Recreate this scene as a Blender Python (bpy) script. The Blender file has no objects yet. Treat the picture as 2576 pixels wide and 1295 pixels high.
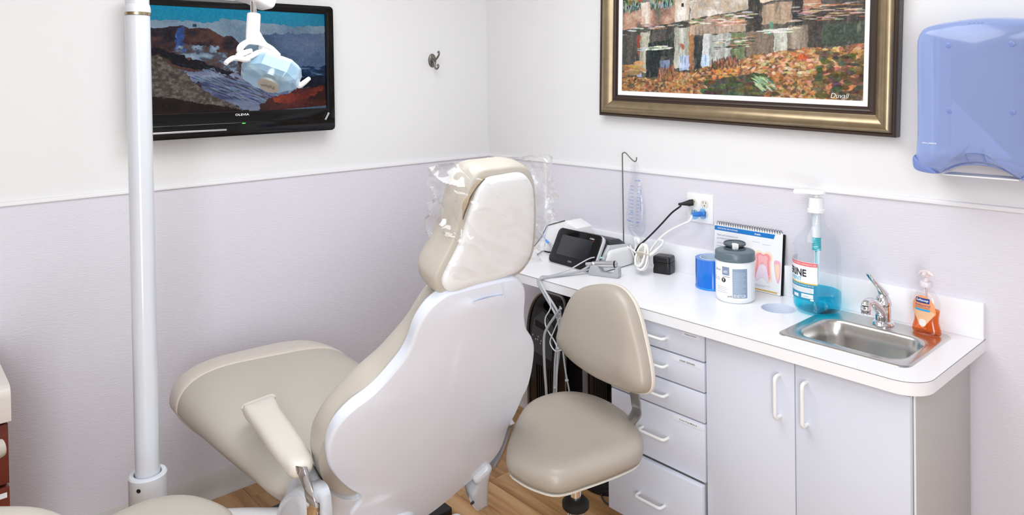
import bpy, bmesh, math, random
import numpy as np
from mathutils import Vector, Matrix, noise

scene = bpy.context.scene
col = scene.collection
random.seed(7)
rng = np.random.default_rng(7)
R = math.radians

# ------------------------------------------------------------------ camera, light, exposure
CAM = {'loc': [2.87742, -2.36955, 1.6], 'r': [0.661561, 0.749741, -0.015015], 'u': [-0.000586, 0.02054, 0.999789], 'f': [-0.749891, 0.661413, -0.014027], 'lens': 25.3966, 'shift': -0.16233}
cam_data = bpy.data.cameras.new('camera')
cam_data.sensor_fit = 'HORIZONTAL'
cam_data.sensor_width = 36.0
cam_data.lens = CAM['lens']
cam_data.shift_y = CAM['shift']
cam_data.clip_start = 0.02
cam = bpy.data.objects.new('camera', cam_data)
col.objects.link(cam)
r_, u_, f_ = (Vector(CAM[k]) for k in ('r', 'u', 'f'))
mw = Matrix.Identity(4)
for i in range(3):
    mw[i][0], mw[i][1], mw[i][2], mw[i][3] = r_[i], u_[i], -f_[i], CAM['loc'][i]
cam.matrix_world = mw
scene.camera = cam
vs = scene.view_settings
vs.view_transform = 'Standard'
vs.look = 'None'
vs.exposure = 0.32
vs.gamma = 1.0
vs.use_curve_mapping = False
world = bpy.data.worlds.new('world')
scene.world = world
world.use_nodes = True
world.node_tree.nodes['Background'].inputs[0].default_value = (.8, .85, 1, 1)
world.node_tree.nodes['Background'].inputs[1].default_value = 0.3

def area(name, loc, target, sx, sy, power, color=(1, 1, 1)):
    l = bpy.data.lights.new(name, 'AREA')
    l.shape = 'RECTANGLE'
    l.size, l.size_y, l.energy, l.color = sx, sy, power, color
    o = bpy.data.objects.new(name, l)
    col.objects.link(o)
    o.location = loc
    d = Vector(target) - Vector(loc)
    o.rotation_euler = d.to_track_quat('-Z', 'Y').to_euler()
    return o

ROOM_X, ROOM_Y, ROOM_Z = 3.9, -4.0, 2.55
# fluorescent ceiling panels and bounced flash, plus a fill behind the photographer
area('ceiling_panel_light', (1.4, -1.25, 2.52), (1.4, -1.25, 0), 1.2, 1.2, 21, (0.93, 0.965, 1.0))
area('bounced_flash_light', (2.7, -2.7, 2.52), (1.9, -1.8, 0.4), 1.4, 1.4, 33, (0.90, 0.95, 1.0))
area('added_fill_light', (3.82, -2.9, 1.05), (1.3, -1.2, 0.7), 1.2, 1.9, 56, (0.88, 0.945, 1.0))  # added fill without a real source, brightens the chair back and cabinet fronts

# ------------------------------------------------------------------ helpers
def S(h):
    h = h.lstrip('#')
    c = [int(h[i:i + 2], 16) / 255 for i in (0, 2, 4)]
    return tuple(x / 12.92 if x <= .04045 else ((x + .055) / 1.055) ** 2.4 for x in c)

def mat(name, color, rough=.5, metal=0.0, spec=.5, bump=None, coat=0.0, vary=None, trans=0.0, alpha=1.0, sheen=0.0):
    m = bpy.data.materials.new(name)
    m.use_nodes = True
    nt = m.node_tree
    b = nt.nodes['Principled BSDF']
    c = S(color) if isinstance(color, str) else color
    b.inputs['Base Color'].default_value = (*c, 1)
    b.inputs['Roughness'].default_value = rough
    b.inputs['Metallic'].default_value = metal
    b.inputs['Specular IOR Level'].default_value = spec
    b.inputs['Coat Weight'].default_value = coat
    b.inputs['Coat Roughness'].default_value = .08
    b.inputs['Transmission Weight'].default_value = trans
    b.inputs['Alpha'].default_value = alpha
    if vary:                                    # (scale vector, amount): soft mottling of the surface's own colour
        tc = nt.nodes.new('ShaderNodeTexCoord'); mp = nt.nodes.new('ShaderNodeMapping')
        mp.inputs['Scale'].default_value = vary[0]
        n = nt.nodes.new('ShaderNodeTexNoise'); n.inputs['Scale'].default_value = 1; n.inputs['Detail'].default_value = 5
        mx = nt.nodes.new('ShaderNodeMix'); mx.data_type = 'RGBA'
        nt.links.new(tc.outputs['Object'], mp.inputs[0]); nt.links.new(mp.outputs[0], n.inputs['Vector'])
        mx.inputs[6].default_value = (*[max(0, x * (1 - vary[1])) for x in c], 1)
        mx.inputs[7].default_value = (*[min(1, x * (1 + vary[1])) for x in c], 1)
        nt.links.new(n.outputs['Fac'], mx.inputs[0]); nt.links.new(mx.outputs[2], b.inputs['Base Color'])
    if bump:                                    # (scale vector, strength, distance, detail)
        tc = nt.nodes.new('ShaderNodeTexCoord'); mp = nt.nodes.new('ShaderNodeMapping')
        mp.inputs['Scale'].default_value = bump[0]
        n = nt.nodes.new('ShaderNodeTexNoise'); n.inputs['Scale'].default_value = 1; n.inputs['Detail'].default_value = bump[3]
        bp = nt.nodes.new('ShaderNodeBump'); bp.inputs['Strength'].default_value = bump[1]; bp.inputs['Distance'].default_value = bump[2]
        nt.links.new(tc.outputs['Object'], mp.inputs[0]); nt.links.new(mp.outputs[0], n.inputs['Vector'])
        nt.links.new(n.outputs['Fac'], bp.inputs['Height']); nt.links.new(bp.outputs[0], b.inputs['Normal'])
    return m

def clear_mat(name, tint, gloss=.06, rough=.04, edge=.5, haze=0.0, haze_col=(.9, .9, .9)):
    """thin clear plastic or coloured liquid: tinted see-through plus a fresnel-like gloss"""
    m = bpy.data.materials.new(name)
    m.use_nodes = True
    nt = m.node_tree
    nt.nodes.clear()
    out = nt.nodes.new('ShaderNodeOutputMaterial')
    t = nt.nodes.new('ShaderNodeBsdfTransparent'); t.inputs[0].default_value = (*tint, 1)
    g = nt.nodes.new('ShaderNodeBsdfGlossy'); g.inputs[0].default_value = (1, 1, 1, 1); g.inputs['Roughness'].default_value = rough
    lw = nt.nodes.new('ShaderNodeLayerWeight'); lw.inputs[0].default_value = .5
    pw = nt.nodes.new('ShaderNodeMath'); pw.operation = 'POWER'; pw.inputs[1].default_value = 3.5
    ma = nt.nodes.new('ShaderNodeMath'); ma.operation = 'MULTIPLY_ADD'
    ma.inputs[1].default_value = edge; ma.inputs[2].default_value = gloss
    mx = nt.nodes.new('ShaderNodeMixShader')
    nt.links.new(lw.outputs['Facing'], pw.inputs[0]); nt.links.new(pw.outputs[0], ma.inputs[0]); nt.links.new(ma.outputs[0], mx.inputs[0])
    body = t
    if haze:                                    # a milky share that scatters light
        df = nt.nodes.new('ShaderNodeBsdfDiffuse'); df.inputs[0].default_value = (*haze_col, 1)
        body = nt.nodes.new('ShaderNodeMixShader'); body.inputs[0].default_value = haze
        nt.links.new(t.outputs[0], body.inputs[1]); nt.links.new(df.outputs[0], body.inputs[2])
    nt.links.new(body.outputs[0], mx.inputs[1]); nt.links.new(g.outputs[0], mx.inputs[2])
    nt.links.new(mx.outputs[0], out.inputs[0])
    return m

def attr_mat(name, rough=.5, emit=0.0, bump=0.0, spec=.4, coat=0.0):
    """flat print: colour read from the mesh's own colour attribute"""
    m = bpy.data.materials.new(name)
    m.use_nodes = True
    nt = m.node_tree
    b = nt.nodes['Principled BSDF']
    a = nt.nodes.new('ShaderNodeVertexColor'); a.layer_name = 'print'
    b.inputs['Roughness'].default_value = rough
    b.inputs['Specular IOR Level'].default_value = spec
    b.inputs['Coat Weight'].default_value = coat
    if emit:
        b.inputs['Base Color'].default_value = (.004, .004, .005, 1)
        nt.links.new(a.outputs[0], b.inputs['Emission Color']); b.inputs['Emission Strength'].default_value = emit
    else:
        nt.links.new(a.outputs[0], b.inputs['Base Color'])
    if bump:
        bp = nt.nodes.new('ShaderNodeBump'); bp.inputs['Strength'].default_value = bump; bp.inputs['Distance'].default_value = .002
        nt.links.new(a.outputs[0], bp.inputs['Height']); nt.links.new(bp.outputs[0], b.inputs['Normal'])
    return m

def thing(name, label, cat, loc, group=None):
    o = bpy.data.objects.new(name, None)
    o.empty_display_size = .05
    o.location = loc
    col.objects.link(o)
    o['label'] = label; o['category'] = cat
    if group: o['group'] = group
    return o

def world_loc(o):
    v = Vector((0, 0, 0))
    while o is not None:
        v = v + o.location; o = o.parent
    return v

def obj(name, vf, m, parent=None, smooth=True, angle=40, bevel=0.0, seg=2, label=None, kind=None, fix=True):
    """ONE mesh object from (verts, faces) in world coordinates; its origin sits in its own middle"""
    v, f = vf
    v = np.asarray(v, float).reshape(-1, 3)
    c = (v.min(0) + v.max(0)) / 2 if parent is not None else np.array([v[:, 0].mean(), v[:, 1].mean(), v[:, 2].min()])
    me = bpy.data.meshes.new(name)
    me.from_pydata([tuple(p) for p in (v - c)], [], [tuple(int(i) for i in q) for q in f])
    if fix or bevel:
        bm = bmesh.new(); bm.from_mesh(me)
        bmesh.ops.remove_doubles(bm, verts=bm.verts, dist=1e-6)
        bmesh.ops.recalc_face_normals(bm, faces=bm.faces)
        if bevel:
            es = [e for e in bm.edges if len(e.link_faces) == 2 and e.calc_face_angle(0) > R(35)]
            bmesh.ops.bevel(bm, geom=es, offset=bevel, segments=seg, profile=.5, affect='EDGES', clamp_overlap=True)
        bm.to_mesh(me); bm.free()
    if smooth:
        me.polygons.foreach_set('use_smooth', [True] * len(me.polygons))
        me.set_sharp_from_angle(angle=R(angle))
    if m: me.materials.append(m)
    o = bpy.data.objects.new(name, me)
    col.objects.link(o)
    if parent is not None:
        o.parent = parent
        o.location = Vector(c) - world_loc(parent)
    else:
        o.location = c
    if label: o['label'] = label
    if kind: o['kind'] = kind
    return o

def tag(o, label, cat, group=None):
    o['label'] = label; o['category'] = cat
    if group: o['group'] = group
    return o

def structure(name, vf, m, **k):
    o = obj(name, vf, m, **k); o['kind'] = 'structure'
    return o

def join(*vfs):
    V, F, n = [], [], 0
    for v, f in vfs:
        V += [tuple(p) for p in v]; F += [tuple(i + n for i in q) for q in f]; n += len(v)
    return V, F

def xf(vf, M):
    return [tuple(M @ Vector(p)) for p in vf[0]], vf[1]

def box(x0, x1, y0, y1, z0, z1):
    v = [(x, y, z) for z in (z0, z1) for y in (y0, y1) for x in (x0, x1)]
    return v, [(0, 2, 3, 1), (4, 5, 7, 6), (0, 1, 5, 4), (2, 6, 7, 3), (0, 4, 6, 2), (1, 3, 7, 5)]

def loft(rings, caps=(True, True), closed=True):
    n = len(rings[0]); V = [tuple(p) for r in rings for p in r]; F = []
    for i in range(len(rings) - 1):
        for j in range(n if closed else n - 1):
            k = (j + 1) % n
            F.append((i * n + j, i * n + k, (i + 1) * n + k, (i + 1) * n + j))
    if caps[0]: F.append(tuple(range(n - 1, -1, -1)))
    if caps[1]: F.append(tuple((len(rings) - 1) * n + j for j in range(n)))
    return V, F

def basis(d):
    d = Vector(d).normalized()
    a = Vector((0, 0, 1)) if abs(d.z) < .9 else Vector((1, 0, 0))
    e1 = d.cross(a).normalized()
    return d, e1, e1.cross(d).normalized()

def lathe(profile, c, axis=(0, 0, 1), n=32, a0=0, a1=2 * math.pi):
    d, e1, e2 = basis(axis); c = Vector(c)
    rings = [[c + d * z + (e1 * math.cos(a) + e2 * math.sin(a)) * max(r, 1e-5) for a in np.linspace(0, 2 * math.pi, n, endpoint=False)] for r, z in profile]
    return loft(rings)

def cr(P, n, closed=False):
    """smooth (Catmull-Rom) resampling of a point list"""
    P = [np.array(p, float) for p in P]; m = len(P); out = []
    segs = m if closed else m - 1
    for i in range(segs):
        if closed: a, b, c, d = P[i - 1], P[i], P[(i + 1) % m], P[(i + 2) % m]
        else: a, b, c, d = P[max(i - 1, 0)], P[i], P[i + 1], P[min(i + 2, m - 1)]
        for k in range(n):
            t = k / n
            out.append(.5 * (2 * b + (c - a) * t + (2 * a - 5 * b + 4 * c - d) * t * t + (3 * b - a - 3 * c + d) * t ** 3))
    if not closed: out.append(P[-1])
    return out

def even(P, n, closed=True):
    P = np.array(P, float); Q = np.vstack([P, P[:1]]) if closed else P
    L = np.r_[0, np.cumsum(np.linalg.norm(np.diff(Q, axis=0), axis=1))]
    t = np.linspace(0, L[-1], n, endpoint=not closed)
    return np.stack([np.interp(t, L, Q[:, i]) for i in range(P.shape[1])], 1)

def tube(P, r, n=10, sub=6, flat=None):
    """round (or, with flat=(direction, factor), flattened) tube along a smooth path; r a number or a list per point"""
    if isinstance(r, (int, float)): r = [r] * len(P)
    Q = cr([tuple(p) + (ri,) for p, ri in zip(P, r)], sub) if sub > 1 else [np.array(tuple(p) + (ri,)) for p, ri in zip(P, r)]
    pts = [Vector(q[:3]) for q in Q]; rad = [q[3] for q in Q]
    rings = []; e = None
    for i, p in enumerate(pts):
        d = (pts[min(i + 1, len(pts) - 1)] - pts[max(i - 1, 0)])
        if d.length < 1e-9: d = Vector((0, 0, 1))
        d.normalize()
        if e is None: e = basis(d)[1]
        e = (e - d * e.dot(d)).normalized(); g = d.cross(e)
        rings.append([p + (e * math.cos(a) + g * math.sin(a)) * rad[i] for a in np.linspace(0, 2 * math.pi, n, endpoint=False)])
    return loft(rings)

def ribbon(P, width, wdir, thick, sub=6):
    """flat bar bent along a path, `width` along wdir"""
    Q = [Vector(q) for q in cr(P, sub)]; w = Vector(wdir).normalized(); rings = []
    for i, p in enumerate(Q):
        d = (Q[min(i + 1, len(Q) - 1)] - Q[max(i - 1, 0)]).normalized()
        nrm = d.cross(w).normalized()
        rings.append([p + w * a * width / 2 + nrm * b * thick / 2 for a, b in ((-1, -1), (1, -1), (1, 1), (-1, 1))])
    return loft(rings)

def rrect(x0, x1, y0, y1, r, n=6):
    out = []
    for cx, cy, a in ((x1 - r, y1 - r, 0), (x0 + r, y1 - r, 90), (x0 + r, y0 + r, 180), (x1 - r, y0 + r, 270)):
        for k in range(n + 1):
            t = R(a + 90 * k / n); out.append((cx + r * math.cos(t), cy + r * math.sin(t)))
    return out

class Frame:
    """a plane standing in the room: (w, s, n) -> world, w sideways, s up the plane, n out of it"""
    def __init__(self, O, w, s, n=None):
        self.O, self.w, self.s = Vector(O), Vector(w).normalized(), Vector(s).normalized()
        self.n = Vector(n).normalized() if n else self.w.cross(self.s).normalized()
    def __call__(self, w, s, n=0.0):
        return self.O + self.w * w + self.s * s + self.n * n

def pillow(F, outline, spine, profile, npts=96, smooth=True):
    """closed rounded body from an outline: rings drawn in towards a spine. profile: ('d', inset, n) or ('f', fraction, n)"""
    O = even(cr(outline, 8, True) if smooth else outline, npts)
    a, b = np.array(spine[0], float), np.array(spine[1], float); ab = b - a
    rings = []
    for mode, val, n in profile:
        ring = []
        for p in O:
            t = float(np.clip((p - a) @ ab / max(ab @ ab, 1e-9), 0, 1)); q = a + ab * t
            d = np.linalg.norm(p - q)
            f = 1 - val / max(d, 1e-6) if mode == 'd' else val
            f = max(f, 0.02)
            z = q + (p - q) * f
            ring.append(F(z[0], z[1], n))
        rings.append(ring)
    return loft(rings)

def slab(F, outline, n0, n1, holes=()):
    """flat plate with the outline, from n0 to n1 (may have holes)"""
    cu = bpy.data.curves.new('c', 'CURVE'); cu.dimensions = '2D'; cu.fill_mode = 'BOTH'
    for loop in (outline,) + tuple(holes):
        sp = cu.splines.new('POLY'); sp.points.add(len(loop) - 1); sp.use_cyclic_u = True
        for i, p in enumerate(loop): sp.points[i].co = (p[0], p[1], 0, 1)
    cu.extrude = abs(n1 - n0) / 2
    o = bpy.data.objects.new('c', cu); me = o.to_mesh()
    mid = (n0 + n1) / 2
    v = [F(p.co.x, p.co.y, p.co.z + mid) for p in me.vertices]; f = [tuple(p.vertices) for p in me.polygons]
    o.to_mesh_clear(); bpy.data.objects.remove(o); bpy.data.curves.remove(cu)
    return v, f

def text(s, w, h, fn, bold=0.0, shear=0.0, depth=0.0):
    """lettering of exactly w x h, each vertex placed by fn(x, y)"""
    cu = bpy.data.curves.new('t', 'FONT'); cu.body = s; cu.offset = bold; cu.shear = shear; cu.resolution_u = 3
    o = bpy.data.objects.new('t', cu); me = o.to_mesh()
    P = np.array([p.co[:] for p in me.vertices]); f = [tuple(p.vertices) for p in me.polygons]
    o.to_mesh_clear(); bpy.data.objects.remove(o); bpy.data.curves.remove(cu)
    lo, hi = P.min(0), P.max(0); k = (P - lo) / np.maximum(hi - lo, 1e-9)
    return [tuple(fn(a * w, b * h)) for a, b, _ in k], f

XY = Frame((0, 0, 0), (1, 0, 0), (0, 1, 0))

def patch(c, r, a0, a1, z0, z1, n=16):
    """a curved rectangle lying on an upright cylinder (degrees)"""
    A = np.radians(np.linspace(a0, a1, n))
    v = [(c[0] + r * math.cos(a), c[1] + r * math.sin(a), z) for z in (z0, z1) for a in A]
    return v, [(i, i + 1, n + i + 1, n + i) for i in range(n - 1)]

def on_cyl(c, r, a0, z0):
    return lambda x, y: (c[0] + r * math.cos(R(a0) + x / r), c[1] + r * math.sin(R(a0) + x / r), z0 + y)

def copy_tree(o, parent=None, shift=(0, 0, 0)):
    c = o.copy(); col.objects.link(c)
    if parent is not None: c.parent = parent
    c.location = Vector(o.location) + Vector(shift)
    for ch in list(o.children): copy_tree(ch, c)
    return c

# ------------------------------------------------------------------ painted pictures (flat print held as mesh colours)
class Paint:
    def __init__(self, W, H, x1=1.0, y1=1.0, bg=(0, 0, 0)):
        self.W, self.H = W, H
        self.Y, self.X = np.mgrid[0:H, 0:W].astype(float)
        self.X = self.X / (W - 1) * x1; self.Y = self.Y / (H - 1) * y1
        self.px = x1 / (W - 1)
        self.a = np.empty((H, W, 3)); self.a[:] = bg
    def c(self, h): return np.array([int(h[i:i + 2], 16) / 255 for i in (0, 2, 4)])
    def noise(self, sx, sy, seed, det=3):
        out = np.zeros_like(self.X); amp = 1; tot = 0
        for o in range(det):
            rs = np.random.default_rng(seed + o * 31)
            gx, gy = max(2, int(self.X.max() * sx) + 2), max(2, int(self.Y.max() * sy) + 2)
            g = rs.random((gy, gx)); u = self.X * sx; v = self.Y * sy
            u = np.clip(u, 0, gx - 1.001); v = np.clip(v, 0, gy - 1.001)
            iu, iv = u.astype(int), v.astype(int); fu, fv = u - iu, v - iv
            fu = fu * fu * (3 - 2 * fu); fv = fv * fv * (3 - 2 * fv)
            out += amp * ((g[iv, iu] * (1 - fu) + g[iv, iu + 1] * fu) * (1 - fv) + (g[iv + 1, iu] * (1 - fu) + g[iv + 1, iu + 1] * fu) * fv)
            tot += amp; amp *= .5; sx *= 2; sy *= 2
        return out / tot
    def inside(self, poly, wob=0.0, seed=1):
        X, Y = self.X, self.Y
        if wob:
            X = X + (self.noise(40, 40, seed) - .5) * wob; Y = Y + (self.noise(40, 40, seed + 5) - .5) * wob
        m = np.zeros(X.shape, bool); n = len(poly)
        for i in range(n):
            (xa, ya), (xb, yb) = poly[i], poly[(i + 1) % n]
            if ya == yb: continue
            m ^= ((ya > Y) != (yb > Y)) & (X < (xb - xa) * (Y - ya) / (yb - ya) + xa)
        return m
    def fill(self, poly, cols, sx=30, sy=30, seed=1, wob=0.0, alpha=1.0):
        m = self.inside(poly, wob, seed); k = self.noise(sx, sy, seed + 3, 4)
        k = np.clip((k - .25) / .5, 0, 1); cs = sorted([self.c(c) for c in cols], key=lambda q: q.sum())
        t = k * (len(cs) - 1); i = np.clip(t.astype(int), 0, max(len(cs) - 2, 0)); f = (t - i)[..., None]
        C = np.array(cs)
        rgb = C[i] * (1 - f) + C[np.minimum(i + 1, len(cs) - 1)] * f
        self.a[m] = self.a[m] * (1 - alpha) + rgb[m] * alpha
    def dab(self, x, y, lx, ly, c, ang=0.0, alpha=.9):
        r = max(lx, ly) * 1.1; i0, i1 = int((x - r) / self.px), int((x + r) / self.px) + 2; j0, j1 = int((y - r) / self.px), int((y + r) / self.px) + 2
        i0, j0 = max(i0, 0), max(j0, 0); i1, j1 = min(i1, self.W), min(j1, self.H)
        if i0 >= i1 or j0 >= j1: return
        dx, dy = self.X[j0:j1, i0:i1] - x, self.Y[j0:j1, i0:i1] - y
        ca, sa = math.cos(ang), math.sin(ang); q = ((dx * ca + dy * sa) / lx) ** 2 + ((dy * ca - dx * sa) / ly) ** 2
        w = np.clip((1.15 - q) * 3, 0, 1)[..., None] * alpha
        self.a[j0:j1, i0:i1] = self.a[j0:j1, i0:i1] * (1 - w) + np.asarray(c) * w
    def dabs(self, n, poly, cols, lx, ly, seed, ang=(0, 0), alpha=.85, jit=.05):
        rs = np.random.default_rng(seed); P = np.array(poly); cs = [self.c(c) for c in cols]
        lo, hi = P.min(0), P.max(0); k = 0; tries = 0
        def ins(x, y):
            m = False
            for i in range(len(P)):
                (xa, ya), (xb, yb) = P[i], P[(i + 1) % len(P)]
                if (ya > y) != (yb > y) and x < (xb - xa) * (y - ya) / (yb - ya) + xa: m = not m
            return m
        while k < n and tries < n * 6:
            tries += 1
            x, y = rs.uniform(lo[0], hi[0]), rs.uniform(lo[1], hi[1])
            if not ins(x, y): continue
            k += 1; s = rs.uniform(.6, 1.4)
            self.dab(x, y, lx * s, ly * rs.uniform(.6, 1.4), np.clip(cs[rs.integers(len(cs))] + rs.normal(0, jit, 3), 0, 1), rs.uniform(*ang), alpha)
    def mesh(self, name, fn, m, parent, mask=None):
        W, H = self.W, self.H
        X, Y = self.X.ravel(), self.Y.ravel()
        v = np.array([tuple(fn(x, y)) for x, y in zip(X, Y)])
        f = [(j * W + i, j * W + i + 1, (j + 1) * W + i + 1, (j + 1) * W + i) for j in range(H - 1) for i in range(W - 1)]
        o = obj(name, (v, f), m, parent, smooth=False, fix=False)
        ca = o.data.color_attributes.new('print', 'FLOAT_COLOR', 'POINT')
        a = np.clip(self.a.reshape(-1, 3), 0, 1)
        lin = np.where(a <= .04045, a / 12.92, ((a + .055) / 1.055) ** 2.4)
        ca.data.foreach_set('color', np.c_[lin, np.ones(len(lin))].ravel())
        return o

# ------------------------------------------------------------------ materials
M = {}
M['wall'] = mat('painted plaster', 'e9e8e8', .55, bump=((60, 60, 60), .05, .002, 2))
def wallpaper():
    m = mat('vinyl wallpaper', 'dfdce4', .42)
    nt = m.node_tree; b = nt.nodes['Principled BSDF']
    tc = nt.nodes.new('ShaderNodeTexCoord'); mp = nt.nodes.new('ShaderNodeMapping')
    mp.inputs['Scale'].default_value = (45, 45, 260)
    n = nt.nodes.new('ShaderNodeTexNoise'); n.inputs['Scale'].default_value = 1; n.inputs['Detail'].default_value = 3; n.inputs['Roughness'].default_value = .6
    bp = nt.nodes.new('ShaderNodeBump'); bp.inputs['Strength'].default_value = .35; bp.inputs['Distance'].default_value = .0035
    nt.links.new(tc.outputs['Object'], mp.inputs[0]); nt.links.new(mp.outputs[0], n.inputs['Vector'])
    nt.links.new(n.outputs['Fac'], bp.inputs['Height']); nt.links.new(bp.outputs[0], b.inputs['Normal'])
    return m
M['paper'] = wallpaper()
M['trim'] = mat('off white trim', 'eae8ea', .4)
M['vinylbase'] = mat('grey vinyl cove base', 'cbc8c6', .45)
M['laminate'] = mat('white laminate', 'f6f6f9', .28)
M['cabinet'] = mat('pale grey laminate', 'dadeea', .38)
M['cabshade'] = mat('shaded pale grey laminate', 'bfbcba', .42)  # same laminate as the fronts, darkened to paint in the shade of the sides
M['whiteplastic'] = mat('white plastic', 'f2f2f2', .3)
M['whitegloss'] = mat('glossy white plastic', 'd3d7de', .16, coat=.3)
M['shell'] = mat('chair shell plastic', 'e4eaf6', .2, coat=.25)
M['headshell'] = mat('headrest plate plastic', 'e8e9ea', .3)
M['vinyl'] = mat('beige vinyl', 'bbb4a9', .42, vary=((3, 3, 3), .02), bump=((220, 220, 220), .08, .001, 2))
M['vinyl2'] = mat('taupe vinyl', 'aba295', .34, vary=((3, 3, 3), .02), bump=((220, 220, 220), .06, .001, 2))
M['worn'] = mat('cracked foam', 'a9987a', .8, vary=((120, 120, 120), .3))
M['crack'] = mat('dark tear', '3a3128', .9)
M['chrome'] = mat('chrome', (.82, .82, .84), .06, 1.0)
M['steel'] = mat('brushed stainless steel', (.62, .61, .59), .26, 1.0, bump=((8, 300, 8), .05, .0005, 2))
M['greymetal'] = mat('grey metal', (.30, .29, .28), .3, .9)
M['darkmetal'] = mat('aged pewter', (.23, .21, .19), .38, .9)
M['silver'] = mat('satin aluminium', (.7, .7, .72), .3, 1.0)
M['black'] = mat('black plastic', '141416', .35)
M['blackgloss'] = mat('glossy black plastic', '060608', .12, spec=.3, coat=.15)
M['rubber'] = mat('black rubber', '111113', .6)
M['darkgrey'] = mat('dark grey plastic', '35373b', .4)
M['greyplastic'] = mat('grey plastic', 'b4b6ba', .4)
M['tube'] = mat('grey silicone hose', 'aeb0b4', .4)
M['whitecord'] = mat('white cord', 'efeeea', .45)
M['gap'] = mat('dark joint', '6d6b70', .7)
M['seam'] = mat('laminate edge line', '8b888c', .6)
M['label'] = mat('paper label', 'eceef4', .6)
M['ink'] = mat('black ink', '2a2b30', .7)
M['whiteink'] = mat('white ink', 'f4f4f4', .6)
M['cherry'] = mat('cherry wood', '6a2c1e', .35, vary=((6, 6, 90), .25))
M['beigetop'] = mat('beige laminate', 'd9d2cb', .3)
M['gold'] = mat('antique gold leaf', '9c8a6e', .30, .75, vary=((25, 25, 25), .25))
M['brown'] = mat('dark brown lacquer', '3b2c25', .35)
M['greyside'] = mat('dark grey frame side', '55504d', .5)
M['liner'] = mat('linen liner', 'f0f0ee', .7)

def wood_floor():
    m = mat('oak plank', 'b98d62', .42)
    nt = m.node_tree; b = nt.nodes['Principled BSDF']
    tc = nt.nodes.new('ShaderNodeTexCoord'); oi = nt.nodes.new('ShaderNodeObjectInfo')
    ad = nt.nodes.new('ShaderNodeVectorMath'); ad.operation = 'MULTIPLY_ADD'
    ad.inputs[1].default_value = (9, 7, 5)
    cmb = nt.nodes.new('ShaderNodeCombineXYZ')
    for i in range(3): nt.links.new(oi.outputs['Random'], cmb.inputs[i])
    nt.links.new(cmb.outputs[0], ad.inputs[0]); nt.links.new(tc.outputs['Object'], ad.inputs[2])
    mp = nt.nodes.new('ShaderNodeMapping'); mp.inputs['Scale'].default_value = (2.2, 26, 1)
    n = nt.nodes.new('ShaderNodeTexNoise'); n.inputs['Scale'].default_value = 1; n.inputs['Detail'].default_value = 7; n.inputs['Distortion'].default_value = .6
    nt.links.new(ad.outputs[0], mp.inputs[0]); nt.links.new(mp.outputs[0], n.inputs['Vector'])
    rp = nt.nodes.new('ShaderNodeValToRGB')
    e = rp.color_ramp.elements
    e[0].position = .28; e[0].color = (*S('8f6238'), 1); e[1].position = .72; e[1].color = (*S('cda678'), 1)
    k = e.new(.5); k.color = (*S('b98e60'), 1)
    hs = nt.nodes.new('ShaderNodeHueSaturation')
    mr = nt.nodes.new('ShaderNodeMapRange'); mr.inputs[3].default_value = .86; mr.inputs[4].default_value = 1.12
    nt.links.new(oi.outputs['Random'], mr.inputs[0]); nt.links.new(mr.outputs[0], hs.inputs['Value'])
    nt.links.new(n.outputs['Fac'], rp.inputs[0]); nt.links.new(rp.outputs[0], hs.inputs['Color']); nt.links.new(hs.outputs[0], b.inputs['Base Color'])
    return m
M['oak'] = wood_floor()

# ------------------------------------------------------------------ the room
T = .1
floor = structure('floor', box(0, ROOM_X, ROOM_Y, 0, -.08, -.012), M['gap'])
structure('ceiling', box(0, ROOM_X, ROOM_Y, 0, ROOM_Z, ROOM_Z + .08), M['wall'])
wall_left = structure('wall_left', box(-T, 0, ROOM_Y, 0, -.08, ROOM_Z + .08), M['wall'])
wall_right = structure('wall_right', box(-T, ROOM_X + T, 0, T, -.08, ROOM_Z + .08), M['wall'])
structure('wall_front', box(-T, ROOM_X + T, ROOM_Y - T, ROOM_Y, -.08, ROOM_Z + .08), mat('taupe wall paint', 'a3988e', .6))
structure('wall_rear', box(ROOM_X, ROOM_X + T, ROOM_Y, 0, -.08, ROOM_Z + .08), M['wall'])
row = 0; y = -.0
edges = [0.0] + [-.105 - .15 * k for k in range(40)]
edges = [e for e in edges if e > ROOM_Y] + [ROOM_Y]
for k in range(len(edges) - 1):
    y1, y0 = edges[k], edges[k + 1]
    off = {3: .647 - 1.2, 9: .126 - 1.2 + .6}.get(k, -((k * .437) % 1.2))
    x = off
    while x < ROOM_X:
        a, b = max(x, 0), min(x + 1.2, ROOM_X)
        if b - a > .05:
            obj('plank', box(a + .0006, b - .0006, y0 + .0006, y1 - .0006, -.012, 0), M['oak'], floor, smooth=False, bevel=.0008, seg=1)
        x += 1.2

# wainscot wallpaper panels, rail, seams, cove base
RZ = 1.229
obj('wainscot_panel', box(0, .004, ROOM_Y, -.004, .095, RZ - .01), M['paper'], wall_left, smooth=False)
obj('wainscot_panel', box(.004, .416, -.004, 0, .0, RZ - .01), M['paper'], wall_right, smooth=False)
obj('wainscot_panel', box(.428, ROOM_X, -.004, 0, .0, RZ - .01), M['paper'], wall_right, smooth=False)
def rail_profile(y): return [(0, y, RZ), (.009, y, RZ - .002), (.011, y, RZ - .006), (.011, y, RZ - .013), (.008, y, RZ - .0155), (0, y, RZ - .0155)]
structure('trim_1', loft([rail_profile(ROOM_Y), rail_profile(0)]), M['trim'], angle=30)
structure('trim_2', loft([[(ROOM_X if i else .011, -px, z) for px, _, z in rail_profile(0)] for i in (0, 1)]), M['trim'], angle=30)
structure('trim_3', loft([[(.0, -.0, z), (.011, 0, z), (.011, -.007, z), (.007, -.011, z), (0, -.011, z)] for z in (.1, RZ - .0155)]), M['trim'])
structure('trim_4', box(.413, .431, -.0075, 0, .1, RZ - .0155), M['trim'], bevel=.002)
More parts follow.
